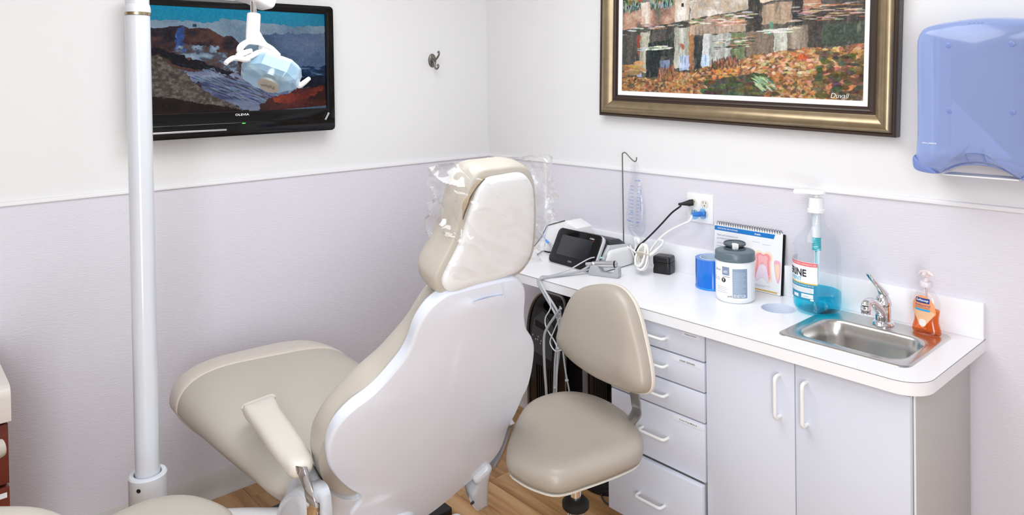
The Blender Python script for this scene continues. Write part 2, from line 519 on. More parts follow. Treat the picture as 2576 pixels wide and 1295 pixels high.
def cove(y): return [(0, y, 0), (.018, y, 0), (.017, y, .004), (.012, y, .012), (.008, y, .022), (.006, y, .04), (.006, y, .099), (.004, y, .1015), (0, y, .1015)]
structure('baseboard_left', loft([cove(ROOM_Y), cove(0)]), M['vinylbase'], angle=50)
structure('baseboard_right', loft([[(ROOM_X if i else .018, -px, z) for px, _, z in cove(0)] for i in (0, 1)]), M['vinylbase'], angle=50)

# ------------------------------------------------------------------ television on the left wall
def television():
    t = thing('television', 'black flat television showing a mountain landscape, on the wall behind the white pole', 'television', (.05, -1.30, 1.40))
    x1 = .08; y0, y1, z0, z1 = -1.69, -.9065, 1.4045, 1.926
    F = Frame((0, 0, 0), (0, 1, 0), (0, 0, 1), (1, 0, 0))
    O = rrect(y0, y1, z0, z1, .018, 6)
    hole = rrect(y0 + .036, y1 - .036, z0 + .094, z1 - .0335, .003, 2)[::-1]
    obj('bezel', slab(F, O, x1 - .03, x1, (hole,)), M['blackgloss'], t, bevel=.003)
    obj('back_housing', box(.03, x1 - .03, y0 + .03, y1 - .03, z0 + .02, z1 - .03), M['black'], t, bevel=.01)
    obj('wall_mount', box(.004, .03, -1.42, -1.18, 1.56, 1.78), M['black'], t, bevel=.003)
    # lower speaker shelf: a fold below the screen, with the brushed strip
    obj('speaker_panel', box(x1 - .004, x1 + .006, y0 + .004, y1 - .004, z0 + .004, z0 + .052), M['blackgloss'], t, bevel=.004)
    obj('chrome_strip', box(x1 + .0055, x1 + .009, -1.66, -1.365, z0 + .0225, z0 + .0295), M['silver'], t, bevel=.001, label='thin silver strip')
    obj('power_light', box(x1 + .005, x1 + .0075, -1.304, -1.292, z0 + .046, z0 + .049), None, t).data.materials.append(EMG)
    obj('lettering', text('OLEVIA', .054, .0085, lambda a, b: (x1 + .0008, -1.328 + a, z0 + .077 + b), bold=.012), M['whiteink'], t, smooth=False, label='white maker lettering')
    obj('corner_accent', xf(box(0, .004, -.004, .004, 0, .034), Matrix.Translation((x1 + .005, -.955, z0 + .045)) @ Matrix.Rotation(R(-30), 4, 'X')), M['silver'], t, bevel=.001)
    # the picture: crop of a brown and snowy mountain under a blue sky
    W = y1 - y0 - .072; H = z1 - z0 - .1275
    p = Paint(460, 284, 1.0, H / W)
    A = H / W
    def L(pts): return [((x - 130) / 1540, A - (y - 60) / 1540 * 1.01) for x, y in pts]
    p.a[:] = p.c('5f87a6')
    k = np.clip((p.Y / A - .5) * 2, 0, 1)[..., None]
    p.a = p.c('71889f') * (1 - k) + p.c('1296b8') * k
    p.fill(L([(100, 190), (300, 170), (450, 165), (620, 190), (760, 140), (900, 150), (1000, 185), (1100, 160), (1240, 165), (1370, 195), (1500, 170), (1600, 165), (1700, 175), (1700, 900), (100, 900)]), ['7d95a9', '8fa3b4', '6a7f99', '93a6b6'], 6, 9, 11, .02)
    p.fill(L([(1100, 250), (1700, 230), (1700, 760), (1100, 700)]), ['5a6f8c', '6f8198', '4d6482', '65799a'], 5, 8, 21, .03)
    p.fill(L([(100, 230), (240, 235), (370, 218), (430, 205), (480, 230), (600, 222), (660, 228), (700, 262), (760, 285), (830, 280), (860, 310), (900, 360), (940, 390), (1000, 420), (1100, 560), (1300, 700), (1300, 900), (100, 900)]), ['2a2026', '4a3336', '5d4440', '33303e', '6a4c44'], 16, 26, 31, .012)
    p.fill(L([(380, 230), (430, 215), (470, 260), (450, 330), (480, 420), (380, 400)]), ['3b5f9c', '5f86b8', '41537f'], 20, 30, 41, .03)
    p.fill(L([(360, 400), (500, 360), (700, 380), (860, 470), (900, 560), (760, 600), (560, 480), (420, 450)]), ['5a5f70', '8295a8', '6a5a58', '94a6b8', '5b4a4c', 'a9b8c8'], 22, 40, 51, .06)
    p.fill(L([(100, 400), (260, 400), (420, 450), (560, 490), (700, 540), (880, 600), (860, 640), (600, 560), (420, 540), (260, 440), (100, 470)]), ['12151f', '1c2230', '0e1017'], 10, 30, 61, .03)
    p.fill(L([(420, 560), (640, 560), (860, 600), (1100, 640), (1300, 720), (1350, 900), (900, 900), (640, 780), (520, 650)]), ['7e89a3', '6a7391', '95a1b8', '4d5678', '858ca4'], 5, 26, 71, .05)
    p.fill(L([(100, 440), (250, 445), (330, 520), (440, 570), (500, 650), (640, 760), (800, 830), (900, 880), (100, 800)]), ['5c5550', '776f68', '655d58', '837a73', '4f4945'], 60, 80, 81, .02)
    p.dabs(700, L([(240, 480), (430, 580), (520, 680), (820, 850), (250, 790)]), ['938a82', '4c4541', 'a59d95', '5f5650'], .003, .0022, 5)
    p.dabs(240, L([(460, 600), (900, 660), (1250, 740), (1200, 880), (700, 760)]), ['8f9cb4', '4a5270', '353c56', '848da8'], .035, .0028, 6, (-.5, -.25), .5)
    p.fill(L([(100, 770), (260, 770), (420, 800), (700, 850), (960, 905), (960, 940), (100, 940)]), ['2a1713', '3f241c', '1d0f0d'], 10, 20, 91, .02)
    p.fill(L([(1050, 860), (1160, 800), (1300, 770), (1420, 720), (1560, 700), (1700, 690), (1700, 940), (1060, 940)]), ['5c2f26', '472522', '6e3a2c', '35202a'], 6, 14, 101, .03)
    p.fill(L([(1170, 790), (1400, 770), (1560, 730), (1640, 700), (1640, 740), (1500, 810), (1300, 850), (1190, 835)]), ['8a3f2a', 'a24c30', '6f3528'], 8, 14, 111, .03)
    p.fill(L([(1330, 560), (1480, 520), (1600, 540), (1700, 520), (1700, 640), (1500, 640)]), ['1d3a5a', '6c86a4', '24456a', '132a44'], 24, 60, 121, .03)
    p.fill(L([(1330, 640), (1700, 600), (1700, 700), (1400, 720)]), ['1b2238', '2a2f4a', '141a2a'], 10, 30, 131, .03)
    p.dabs(420, L([(240, 250), (660, 235), (860, 330), (900, 480), (620, 470), (420, 440), (260, 400)]), ['1e181e', '3a2a2a', '7a5a4c', '8fa0b4', '4a3a3c', 'b4a49a'], .010, .0026, 15, (-1.2, -.3), .6)
    p.dabs(300, L([(480, 380), (700, 380), (880, 480), (900, 580), (700, 560), (520, 470)]), ['a9b8c8', '54586a', '8a6a58', 'c4ced8', '3a3640', '7f93a8'], .011, .0026, 16, (-1.0, -.3), .7)
    p.dabs(120, L([(260, 420), (560, 500), (880, 610), (840, 640), (560, 560), (260, 470)]), ['0e1018', '1c2430', '2a3444', '4a5a70'], .018, .003, 17, (-.7, -.2), .6)
    p.dabs(1500, L([(240, 470), (430, 580), (520, 680), (820, 850), (240, 790)]), ['8d847c', '3c3633', 'b4aca4', '5f5650', '2c2725'], .0022, .0016, 18, (0, 1), .75)
    p.fill(L([(60, 925), (800, 930), (1700, 880), (1700, 930), (60, 960)]), ['5d7488', '6d8498'], 3, 3, 141)
    p.fill(L([(515, 192), (545, 192), (545, 218), (515, 218)]), ['143c52', '2c6478'], 40, 40, 3)
    p.dab(*L([(465, 490)])[0], .006, .010, p.c('cfe0ea'))
    p.dab(*L([(1540, 372)])[0], .006, .010, p.c('9db4c4'))
    k = 1 - .25 * np.clip(np.abs(p.Y / A - .55) * 1.4, 0, 1)[..., None] * np.clip((p.X - .75) * 3, 0, 1)[..., None]
    p.a *= k
    p.a = np.clip(p.a, 0, 1) ** 1.22
    p.a = np.clip(p.a + (p.noise(150, 150, 9, 2) - .5)[..., None] * .10, 0, 1)
    p.mesh('screen', lambda a, b: (x1 - .008, y0 + .036 + a * W, z0 + .094 + b * W), SCR, t)
EMG = mat('green indicator', '103010', .4)
EMG.node_tree.nodes['Principled BSDF'].inputs['Emission Color'].default_value = (.1, .9, .1, 1)
EMG.node_tree.nodes['Principled BSDF'].inputs['Emission Strength'].default_value = 1.5
SCR = attr_mat('lit television screen', .10, .66, spec=.22)
television()

# ------------------------------------------------------------------ wall hook
def wall_hook():
    t = thing('wall_hook', 'small pewter double coat hook on the left wall near the corner', 'hook', (0, -.345, 1.66))
    c = Vector((.0, -.345, 1.705))
    ex = [(c.x + d, c.y + .022 * s * math.cos(a), c.z + .033 * s * math.sin(a)) for d, s in ((0, 1), (.004, 1), (.006, .93), (.0065, .8), (.008, .74)) for a in np.linspace(0, 2 * math.pi, 28, endpoint=False)]
    obj('plate', loft([ex[i * 28:(i + 1) * 28] for i in range(5)]), M['darkmetal'], t)
    obj('boss', lathe([(.009, .006), (.009, .012), (.006, .018)], (0, c.y, c.z), (1, 0, 0), 16), M['darkmetal'], t)
    obj('hook', tube([(.012, c.y, c.z), (.03, c.y + .001, c.z + .004), (.05, c.y + .002, c.z + .02), (.058, c.y + .002, c.z + .034), (.053, c.y + .002, c.z + .041), (.047, c.y + .002, c.z + .036)], [.0055, .005, .0045, .004, .0045, .004], 10), M['darkmetal'], t)
    obj('hook', tube([(.014, c.y, c.z - .002), (.022, c.y, c.z - .02), (.028, c.y, c.z - .037), (.042, c.y, c.z - .041), (.053, c.y, c.z - .03), (.05, c.y, c.z - .022), (.045, c.y, c.z - .026)], [.006, .0052, .0045, .004, .0042, .0045, .004], 10), M['darkmetal'], t)
    for dy in (-.0135, .0135):
        obj('screw', lathe([(.0028, .0065), (.0028, .0085), (.0015, .0092)], (0, c.y + dy, c.z - .003), (1, 0, 0), 10), M['crack'], t)
wall_hook()

# ------------------------------------------------------------------ framed painting, hung a little crooked
def painting():
    t = thing('framed_painting', 'large oil painting of an autumn riverside in a gold and brown frame', 'painting', (1.4, -.035, 1.43))
    ang = R(-1.86)
    F = Frame((.797, -.036, 1.4486), (math.cos(ang), 0, math.sin(ang)), (-math.sin(ang), 0, math.cos(ang)), (0, -1, 0))
    W, H = 1.202, .86
    # moulding profile: (distance in from the outer edge, height off the wall side of the frame)
    parts = [('outer_lip', M['brown'], [(0, -.034), (0, 0), (.003, .003), (.009, .003), (.010, .001), (.010, -.034)]),
             ('gold_cove', M['gold'], [(.010, -.03), (.010, -.001), (.013, .004), (.019, .009), (.028, .0118), (.037, .0112), (.046, .007), (.055, .000), (.062, -.006), (.066, -.0085), (.066, -.03)]),
             ('inner_step', M['brown'], [(.066, -.03), (.066, -.007), (.072, -.007), (.076, -.004), (.081, -.007), (.0815, -.012), (.090, -.012), (.090, -.03)]),
             ('linen_liner', M['liner'], [(.090, -.03), (.090, -.014), (.107, -.018), (.107, -.03)])]
    corners = [((0, 0), (1, 1)), ((W, 0), (-1, 1)), ((W, H), (-1, -1)), ((0, H), (1, -1))]
    for name, m, prof in parts:
        for k in range(4):
            rings = []
            for (cx, cy), (sx, sy) in (corners[k], corners[(k + 1) % 4]):
                rings.append([F(cx + d * sx, cy + d * sy, n) for d, n in prof])
            obj(name, loft(rings), m, t, angle=32)
    obj('frame_side', loft([[F(W + .0006, yy, -.034), F(W + .0006, yy, -.004), F(W - .0002, yy, -.004), F(W - .0002, yy, -.034)] for yy in (0, H)]), M['greyside'], t, label='dark grey outer side')
    # canvas: coordinates in units of canvas width, origin at its lower left corner
    cw = W - .214; ch = H - .214
    p = Paint(620, 405, 1.0, ch / cw)
    A = ch / cw
    def L(pts): return [((x - 225) / 1940, (745 + (x - 225) * .0438 - y) / 1940) for x, y in pts]
    def box_(x0, y0, x1, y1): return L([(x0, y0), (x1, y0), (x1, y1), (x0, y1)])
    top = -500
    p.a[:] = p.c('4a4840')
    p.fill(box_(0, top, 2400, 120), ['3c4438', '6d7454', '8b8a64', '2f3a33', 'a09a78', '59604a'], 18, 18, 1)
    p.fill(L([(200, -500), (2300, -500), (2300, -330), (200, -360)]), ['b9c4cc', 'd6d8d4', 'a8b4bf'], 5, 8, 2, .04)
    for x0, y0, x1, y1, cs in [(320, -330, 560, -20, ['c9a98c', 'b98e76', 'd8c4aa']), (740, -380, 1000, 60, ['d9cbb6', 'c4ae96', 'b58f78']), (1060, -300, 1500, 0, ['caa488', 'b7806a', 'dcc7ac']), (1640, -340, 2050, 0, ['b5735c', 'c89478', 'a4604e'])]:
        p.fill(box_(x0, y0, x1, y1), cs, 14, 20, int(x0), .01)
        p.fill(L([(x0 - 40, y0), (x1 + 40, y0), ((x0 + x1) / 2, y0 - 110)]), ['9a4a38', 'b4604a', '7e4034'], 16, 20, int(x0) + 1, .01)
        for wx in range(int(x0) + 40, int(x1) - 30, 90):
            for wy in range(int(y0) + 40, min(int(y1), 0) - 50, 110): p.fill(box_(wx, wy, wx + 30, wy + 52), ['39404a', '5a4a40'], 20, 20, wx, .006)
    p.dabs(1500, box_(200, -300, 2200, 90), ['46523c', '7e8658', '2e3a34', '98986a', '5d6a48', 'c07848', '8b9a6a'], .012, .008, 4, (-1, 1))
    # bank with walls and towers (crop coordinates)
    p.fill(L([(200, 100), (740, 90), (740, 230), (200, 250)]), ['a0796a', 'b98f78', '8a6a5e', '6f6a58', 'c0a48c'], 22, 22, 3, .012)
    p.dabs(120, box_(230, 40, 720, 100), ['2f5a5a', '7aa0a8', '2c3c38', '8fb0b4'], .012, .0022, 5, (1.3, 1.8))
    p.fill(box_(385, -60, 425, 30), ['c05038', 'a84a38'], 20, 20, 6, .008)
    p.fill(box_(418, 40, 500, 215), ['e4dcd0', 'c8a890', 'b49a88', 'efe9e0'], 24, 12, 7, .006)
    p.fill(L([(412, 42), (506, 42), (460, -10)]), ['8a8a86', '74746e'], 20, 20, 8, .004)
    p.fill(L([(740, -40), (875, -40), (870, 215), (738, 228)]), ['ddd5ca', 'c9b8a4', 'f0ece4', 'b8a490'], 24, 16, 9, .008)
    p.fill(box_(800, 84, 822, 112), ['2b2a2e', '3a3634'], 20, 20, 10)
    p.fill(L([(872, 75), (1345, 32), (1368, 185), (880, 212)]), ['cfc4b4', 'b5aca0', 'dcd6cc', 'c0a88c', 'a39a8e'], 26, 26, 12, .012)
    p.fill(L([(1120, 60), (1330, 45), (1330, 75), (1130, 95)]), ['cfae78', 'd8b888'], 20, 20, 13, .014)
    p.fill(L([(1440, 35), (1690, 18), (1695, 130), (1450, 150)]), ['e2d4c4', 'cdb8a4', 'd8c4ac', 'efe6da'], 24, 24, 14, .01)
    p.fill(L([(1768, 10), (1885, 5), (1890, 140), (1765, 150)]), ['d4a48c', 'b98a74', 'dcb8a0'], 24, 24, 15, .008)
    p.fill(L([(1345, 40), (1450, 40), (1450, 200), (1370, 200)]), ['2e302c', '4a4c44', '3a3a36'], 18, 18, 16, .01)
    p.fill(box_(1695, 0, 1765, 120), ['3a3a3a', '2e3434', '54584f'], 18, 18, 17, .008)
    p.dabs(40, box_(1700, 60, 1765, 115), ['b8bcbc', '8a9090'], .002, .014, 18)
    p.fill(L([(1885, 60), (2200, 20), (2200, 140), (1890, 160)]), ['3c4a3c', '6d7858', '2f3a36', '8a9068'], 26, 26, 19, .012)
    p.fill(L([(1990, -10), (2170, -30), (2170, 20), (2000, 30)]), ['b4604a', 'c87058'], 20, 20, 20, .01)
    # water with upright reflections
    water = L([(200, 255), (740, 225), (1370, 190), (1480, 150), (2200, 130), (2200, 600), (1200, 600), (700, 680), (200, 680)])
    p.fill(water, ['4b4a44', '5e5a52', '6d675c', '3a3c3a', '56504a'], 26, 7, 22, .008)
    for x0, x1, y0, y1, cs in [(410, 500, 280, 600, ['b8b49e', '9a9684', 'c8c4b0']), (500, 735, 360, 480, ['1f2a2c', '2a3432', '39423c']), (470, 610, 420, 640, ['1c2426', '262e30']),
                               (740, 880, 270, 580, ['c9cbc0', 'a8aa9c', 'e0dfd4', '8f8e80']), (870, 920, 270, 600, ['b07c50', '9a6c48', '7e5a40']), (920, 990, 350, 590, ['2c3234', '3a3e3c']),
                               (880, 1345, 215, 335, ['b09682', '9c8a7a', 'c0a890', '8a7c70']), (990, 1230, 340, 580, ['d6d8dc', 'b4b6b0', 'c8ccc8', '9aa098']), (1230, 1345, 340, 530, ['6a7c58', '4c5c40', '7e8c64']),
                               (1370, 1470, 160, 480, ['3a3632', '2e2c2a', '46403a']), (1470, 1690, 160, 300, ['b59a80', 'a0886f', 'c4ac92']), (1350, 1560, 340, 520, ['7c6a5a', '8a7866']),
                               (1560, 1660, 340, 500, ['d9dcd0', 'b8bcae', 'c8c8ba']), (1660, 1800, 330, 480, ['9c8e7c', 'b0a28e', '7e7264']), (1690, 1765, 130, 330, ['2a2d30', '363636']),
                               (1765, 1890, 150, 250, ['c08c6e', 'a87a60']), (1800, 2200, 220, 480, ['4a423c', '3a3a36', '5a5048', '403c3a']), (1900, 2200, 330, 470, ['3e4a40', '4c5648'])]:
        p.fill(box_(x0, y0, x1, y1), cs, 50, 5, x0 + y0, .016, .93)
    for x0, x1, y0, y1, cs in [(375, 430, 540, 630, ['9cb0e0', 'b8c8ec']), (790, 880, 480, 590, ['a8bce8', 'c0d0f0']), (985, 1050, 490, 580, ['a4c0ec', 'bcd4f4']), (610, 700, 520, 580, ['8a9cc8', '6a7a94']), (375, 405, 300, 470, ['a84a34', '8e4030']), (800, 830, 400, 440, ['b85a40', '9e5040']), (1520, 1555, 290, 370, ['4e8a70', '6aa088'])]:
        p.fill(box_(x0, y0, x1, y1), cs, 40, 8, x0, .02, .85)
    p.dabs(260, water, ['6a6458', '45484a', '989284', '8a7c68', '4a5248'], .0035, .015, 23, (0, 0), .3)
    p.dabs(70, L([(225, 215), (740, 225), (1400, 200), (1400, 260), (740, 260), (225, 290)]), ['d8d8cc', '3a4238', 'b8a490', 'd4d0c6', 'b07858', '5a6450'], .02, .0025, 24, (-.08, .02), .8)
    p.dabs(40, L([(1060, 230), (1340, 220), (1340, 290), (1060, 290)]), ['c87860', 'e0c0ac', '8a6a58'], .018, .002, 25, (-.05, .05), .7)
    p.dabs(70, L([(1700, 190), (2170, 200), (2170, 310), (1700, 300)]), ['a86248', 'd8a488', '4a443e', 'c8c0b4'], .02, .002, 26, (-.06, .03), .7)
    p.dabs(50, L([(415, 400), (700, 400), (700, 425), (415, 425)]), ['c8d0c0', '7a8a7a', 'e4e8dc'], .02, .002, 27)
    p.dabs(40, L([(1080, 380), (1420, 370), (1420, 450), (1080, 450)]), ['d8cab8', 'b47a5c', '3a3a36'], .014, .0016, 28)
    p.dabs(24, L([(1470, 340), (1700, 335), (1700, 365), (1470, 365)]), ['e8e8e0', 'c4c8bc'], .02, .002, 29)
    p.dabs(30, L([(225, 520), (420, 510), (420, 610), (225, 620)]), ['b08058', 'c8946a', '8a6a50'], .03, .008, 30)
    # near bank of leaves
    bank = L([(200, 640), (400, 640), (560, 650), (720, 610), (880, 610), (1000, 585), (1120, 540), (1280, 540), (1400, 520), (1560, 500), (1650, 490), (1800, 480), (1950, 490), (2200, 470), (2200, 880), (200, 800)])
    p.fill(bank, ['8a5a36', '5c5038', 'b07840', '46402e', 'a0683c', 'c08a50'], 30, 44, 32, .02)
    p.dabs(2600, bank, ['b8824e', '96603a', 'c89a66', '5e5038', 'd0a878', '74503a', 'a86c44', 'bca27c', '4e4a38', 'c07a4c'], .0075, .0038, 33, (-.7, .7), .7)
    p.dabs(260, L([(1290, 530), (1600, 500), (2170, 480), (2170, 660), (1500, 660), (1250, 600)]), ['cc9a66', 'd4ae80', 'b47c4c', 'a4664a', 'dcc49c'], .010, .0045, 34, (-.5, .5), .75)
    p.dabs(120, L([(1080, 560), (1300, 560), (1300, 740), (1100, 740)]), ['d4803c', 'bc6438', 'e09a5c', 'cc8c5c'], .008, .004, 35, (-.6, .6))
    p.dabs(14, L([(1700, 510), (1850, 530), (1850, 565), (1700, 550)]), ['c04c3c', 'd05a44', '98442f'], .008, .005, 36, (-.5, .5))
    p.dabs(60, L([(1880, 600), (2100, 590), (2120, 770), (1960, 780)]), ['cc7654', 'd4845e', 'b8664a'], .009, .005, 37, (-.5, .5))
    p.dabs(200, L([(1050, 690), (1480, 640), (1480, 800), (1000, 790)]), ['4a4a34', '3c402e', '5c5c3e', '545038'], .02, .008, 38, (-.2, .2))
    p.dabs(120, L([(1880, 480), (2170, 560), (2170, 820), (1860, 800)]), ['4c4834', '5a4a36', '3c3c2e', '6a5a40'], .016, .008, 39, (-.2, .2), .8)
    p.dabs(60, L([(1390, 640), (1580, 690), (1570, 745), (1450, 750)]), ['6a9070', '9ab08a', '4a6a50', 'b8c8a0'], .014, .0025, 40, (-.8, -.2))
    p.dabs(110, L([(590, 590), (740, 570), (740, 660), (590, 660)]), ['7a4a34', '9a6448', '5a3a2c', 'c09070'], .002, .014, 41, (-.4, .4))
    p.dabs(120, L([(1060, 550), (1290, 515), (1290, 570), (1080, 590)]), ['5a3a30', '7a5040', '4a4a34', 'a87858'], .003, .012, 42, (-.5, .5))
    k = (p.noise(170, 170, 77, 2) - .5)[..., None]; p.a = np.clip(p.a + k * .16, 0, 1)
    p.a = p.a * .92 + p.a.mean(2, keepdims=True) * .08
    p.mesh('canvas', lambda a, b: F(.107 + a * cw, .107 + b * cw, -.0185), attr_mat('oil paint', .38, bump=.5, spec=.35), t)
    obj('lettering', text('Duvall', .060, .016, lambda a, b: F(.107 + cw * .895 + a, .107 + .006 + b, -.0178), shear=.25, bold=-.006), M['whiteink'], t, smooth=False, label='white painted signature')
painting()

# ------------------------------------------------------------------ paper towel dispenser on the right wall
def dispenser():
    t = thing('paper_towel_dispenser', 'translucent blue paper towel dispenser on the wall right of the painting', 'dispenser', (2.245, -.1, 1.32))
    blue = bpy.data.materials.new('translucent blue plastic'); blue.use_nodes = True
    nt = blue.node_tree; nt.nodes.clear()
    out = nt.nodes.new('ShaderNodeOutputMaterial'); tr = nt.nodes.new('ShaderNodeBsdfTransparent'); tr.inputs[0].default_value = (.70, .79, .97, 1)
    pb = nt.nodes.new('ShaderNodeBsdfPrincipled'); pb.inputs['Base Color'].default_value = (*S('a8bcf0'), 1); pb.inputs['Roughness'].default_value = .16; pb.inputs['Coat Weight'].default_value = .3
    lw = nt.nodes.new('ShaderNodeLayerWeight'); lw.inputs[0].default_value = .5; ma = nt.nodes.new('ShaderNodeMath'); ma.operation = 'MULTIPLY_ADD'; ma.inputs[1].default_value = .5; ma.inputs[2].default_value = .55; ma.use_clamp = True
    mx = nt.nodes.new('ShaderNodeMixShader'); nt.links.new(lw.outputs['Facing'], ma.inputs[0]); nt.links.new(ma.outputs[0], mx.inputs[0]); nt.links.new(tr.outputs[0], mx.inputs[1]); nt.links.new(pb.outputs[0], mx.inputs[2]); nt.links.new(mx.outputs[0], out.inputs[0])
    dark = mat('dark blue plastic edge', '7a8cc6', .25)
    cx = 2.246
    # cover: front outline swept back to the wall, gently bulged, wider at the bottom where it flares
    def outline(g):
        pts = [(-.162, .05), (-.158, .10), (-.157, .20), (-.157, .34), (-.153, .385), (-.135, .412), (-.09, .424), (0, .431), (.09, .424), (.135, .412), (.153, .385), (.157, .34), (.157, .20), (.158, .10), (.162, .05),
               (.160, .022), (.150, .008), (.10, 0), (.092, .004), (.05, .026), (0, .033), (-.05, .026), (-.092, .004), (-.10, 0), (-.150, .008), (-.160, .022)]
        return pts
    F = Frame((cx, 0, 1.322), (1, 0, 0), (0, 0, 1), (0, -1, 0))
    prof = [('d', .004, .012), ('d', -.001, .03), ('d', 0, .10), ('d', .003, .125), ('d', .010, .140), ('d', .022, .148), ('d', .04, .152), ('f', .5, .160), ('f', .1, .163)]
    obj('cover', pillow(F, outline(0), [(0, .10), (0, .33)], prof, 140), blue, t, angle=60)
    obj('back_plate', slab(F, rrect(-.15, .15, .02, .41, .02, 4), .0, .012), mat('white back plate', 'dfe3ee', .4), t)
    for x, z in ((-.061, .357), (.084, .355), (-.061, .178), (.084, .178)):
        obj('screw_mark', lathe([(.0075, 0), (.0075, .001), (.006, .0016)], F(x, z, .1605 if x < 0 else .1585), (0, -1, 0), 14), dark, t)
    for x in (-.069, -.025, .017):
        obj('groove', tube([F(x, .082, .1555), F(x - .001, .062, .1515), F(x + .003, .040, .1445)], .0022, 8), dark, t)
    obj('cutter_cover', tube([F(-.094, .004, .132), F(-.05, .0265, .132), F(0, .0335, .132), F(.05, .0265, .132), F(.094, .004, .132)], .0022, 8), dark, t)
    for s in (-1, 1):
        obj('side_foot', pillow(F, [(s * .158, .050), (s * .1605, .028), (s * .150, .006), (s * .096, .0), (s * .122, .022), (s * .145, .036)], [(s * .135, .016), (s * .150, .026)], [('f', .9, .03), ('f', 1, .05), ('f', 1, .13), ('f', .9, .148), ('f', .3, .15)], 40), dark, t)
    for x in (-.105, .112): obj('inner_rib', box(cx + x - .003, cx + x + .003, -.11, -.012, 1.39, 1.73), dark, t, bevel=.001)
    obj('latch', box(cx - .03, cx + .03, -.10, -.03, 1.715, 1.735), dark, t, bevel=.002)
    obj('towel_edge', box(cx - .09, cx + .09, -.125, -.06, 1.318, 1.3215), M['whiteplastic'], t, label='white towel slot')
    obj('lettering', text('SAN JAMAR', .040, .0055, lambda a, c: F(-.134 + a, .083 + c, float(np.interp(.023 + a, [.01, .022, .04, .08], [.14, .148, .152, .160])) + .0012), bold=.01), M['whiteink'], t, smooth=False, label='white maker lettering')
    obj('emblem', tube([F(-.02 + .005 * k, .413 + (.003 if k % 2 else 0), .1435 + .0) for k in range(9)], .0011, 6, 1), dark, t)
dispenser()

# ------------------------------------------------------------------ worktop with splashback
CT = .8427
def worktop():
    t = thing('worktop', 'long white laminate worktop with low splashback and a rounded corner', 'worktop', (1.35, -.24, CT - .036))
    x0, x1, yf, r = .44, 2.2245, -.479, .075
    O = [(x0, 0), (x0, yf)] + [(x1 - r + r * math.sin(R(a)), yf + r - r * math.cos(R(a))) for a in range(0, 91, 6)] + [(x1, 0)]
    hole = rrect(1.815, 2.135, -.365, -.125, .04, 4)[::-1]
    cup = [(1.681 + .052 * math.cos(a), -.168 - .052 * math.sin(a)) for a in np.linspace(0, 2 * math.pi, 40, endpoint=False)]
    obj('top', slab(XY, O, CT - .0355, CT, (hole, cup)), M['laminate'], t, bevel=.0006, seg=1)
    obj('splashback', box(x0, x1, -.02, 0, CT, .947), M['laminate'], t, bevel=.0015)
    obj('laminate_seam', tube([(p[0] + (.0003 if k > 16 else 0), p[1] - .0003, CT - .0012) for k, p in enumerate(O[1:])], .0009, 6, 1), M['seam'], t, label='thin dark seam line')
    obj('cup_sleeve', loft([[(1.681 + rr * math.cos(a), -.168 - rr * math.sin(a), z) for a in np.linspace(0, 2 * math.pi, 40, endpoint=False)] for rr, z in ((.0555, CT + .0002), (.055, CT + .0012), (.052, CT + .001), (.0515, CT - .03), (.050, CT - .05), (.0495, CT - .052))], (False, True)), mat('pale blue plastic sleeve', 'dfe4f2', .4), t, label='round white waste hole')
worktop()

# ------------------------------------------------------------------ cabinets
def u_handle(P, out, r=.005):
    """bar pull: two posts and a rounded bar between P[0] and P[1], standing off along `out`"""
    a, b, o = Vector(P[0]), Vector(P[1]), Vector(out); d = (b - a).normalized()
    return tube([a, a + o * .6, a + o * .9 + d * .004, a + o + d * .014, (a + b) / 2 + o, b + o - d * .014, b + o * .9 - d * .004, b + o * .6, b], r, 10, 4)

def drawer_unit():
    t = thing('drawer_cabinet', 'pale grey cabinet of five drawers under the worktop behind the stool', 'cabinet', (1.39, -.24, 0))
    xa, xb, yb, zt = 1.205, 1.592, -.43, CT - .0365
    obj('carcass', box(xa, xb, yb, -.02, .09, zt), M['cabshade'], t, bevel=.001)
    obj('toe_kick', box(xa + .03, xb, yb + .06, -.02, 0, .09), M['cabshade'], t, smooth=False)
    zs = [(.716, .797), (.620, .711), (.524, .615), (.337, .519), (.106, .332)]
    first = None
    for k, (z0, z1) in enumerate(zs):
        pull = .0 if k < 4 else -.022
        y0, y1 = yb - .022 + pull, yb + (-.0005 if k < 4 else pull)
        d = obj('drawer', box(xa + .002, xb - .004, y0, y1, z0, z1), M['cabinet'], t, bevel=.0018)
        if pull: obj('drawer_box', box(xa + .02, xb - .02, y1, yb, z0 + .02, z1 - .02), M['cabshade'], d, smooth=False)
        zh = (z0 + z1) / 2 + (.0 if k < 4 else -.005)
        if first is None:
            first = obj('handle', u_handle([(1.345, y0, zh), (1.447, y0, zh)], (0, -.026, 0)), M['whiteplastic'], d)
            base = (y0, zh)
        else:
            h = first.copy(); col.objects.link(h); h.parent = d
            h.location = first.location + world_loc(first.parent) + Vector((0, y0 - base[0], zh - base[1])) - world_loc(d)
        if k in (0, 1, 3):
            w, x = {0: (.062, 1.508), 1: (.108, 1.472), 3: (.112, 1.470)}[k]
            zl = z1 - .020 if k else z1 - .0165
            obj('label', box(x, x + w, y0 - .0008, y0, zl, zl + .0125), M['label'], d, smooth=False, label='paper name strip')
            s, tw = {0: ('Implant drivers', .044), 1: ('crown removers', .058), 3: ('Crown Prep Material', .066)}[k]
            obj('lettering', text(s, tw, .0062, lambda a, b, x=x, w=w, tw=tw: (x + (w - tw) / 2 + a, y0 - .0011, zl + .0035 + b), bold=.004), M['ink'], d, smooth=False)

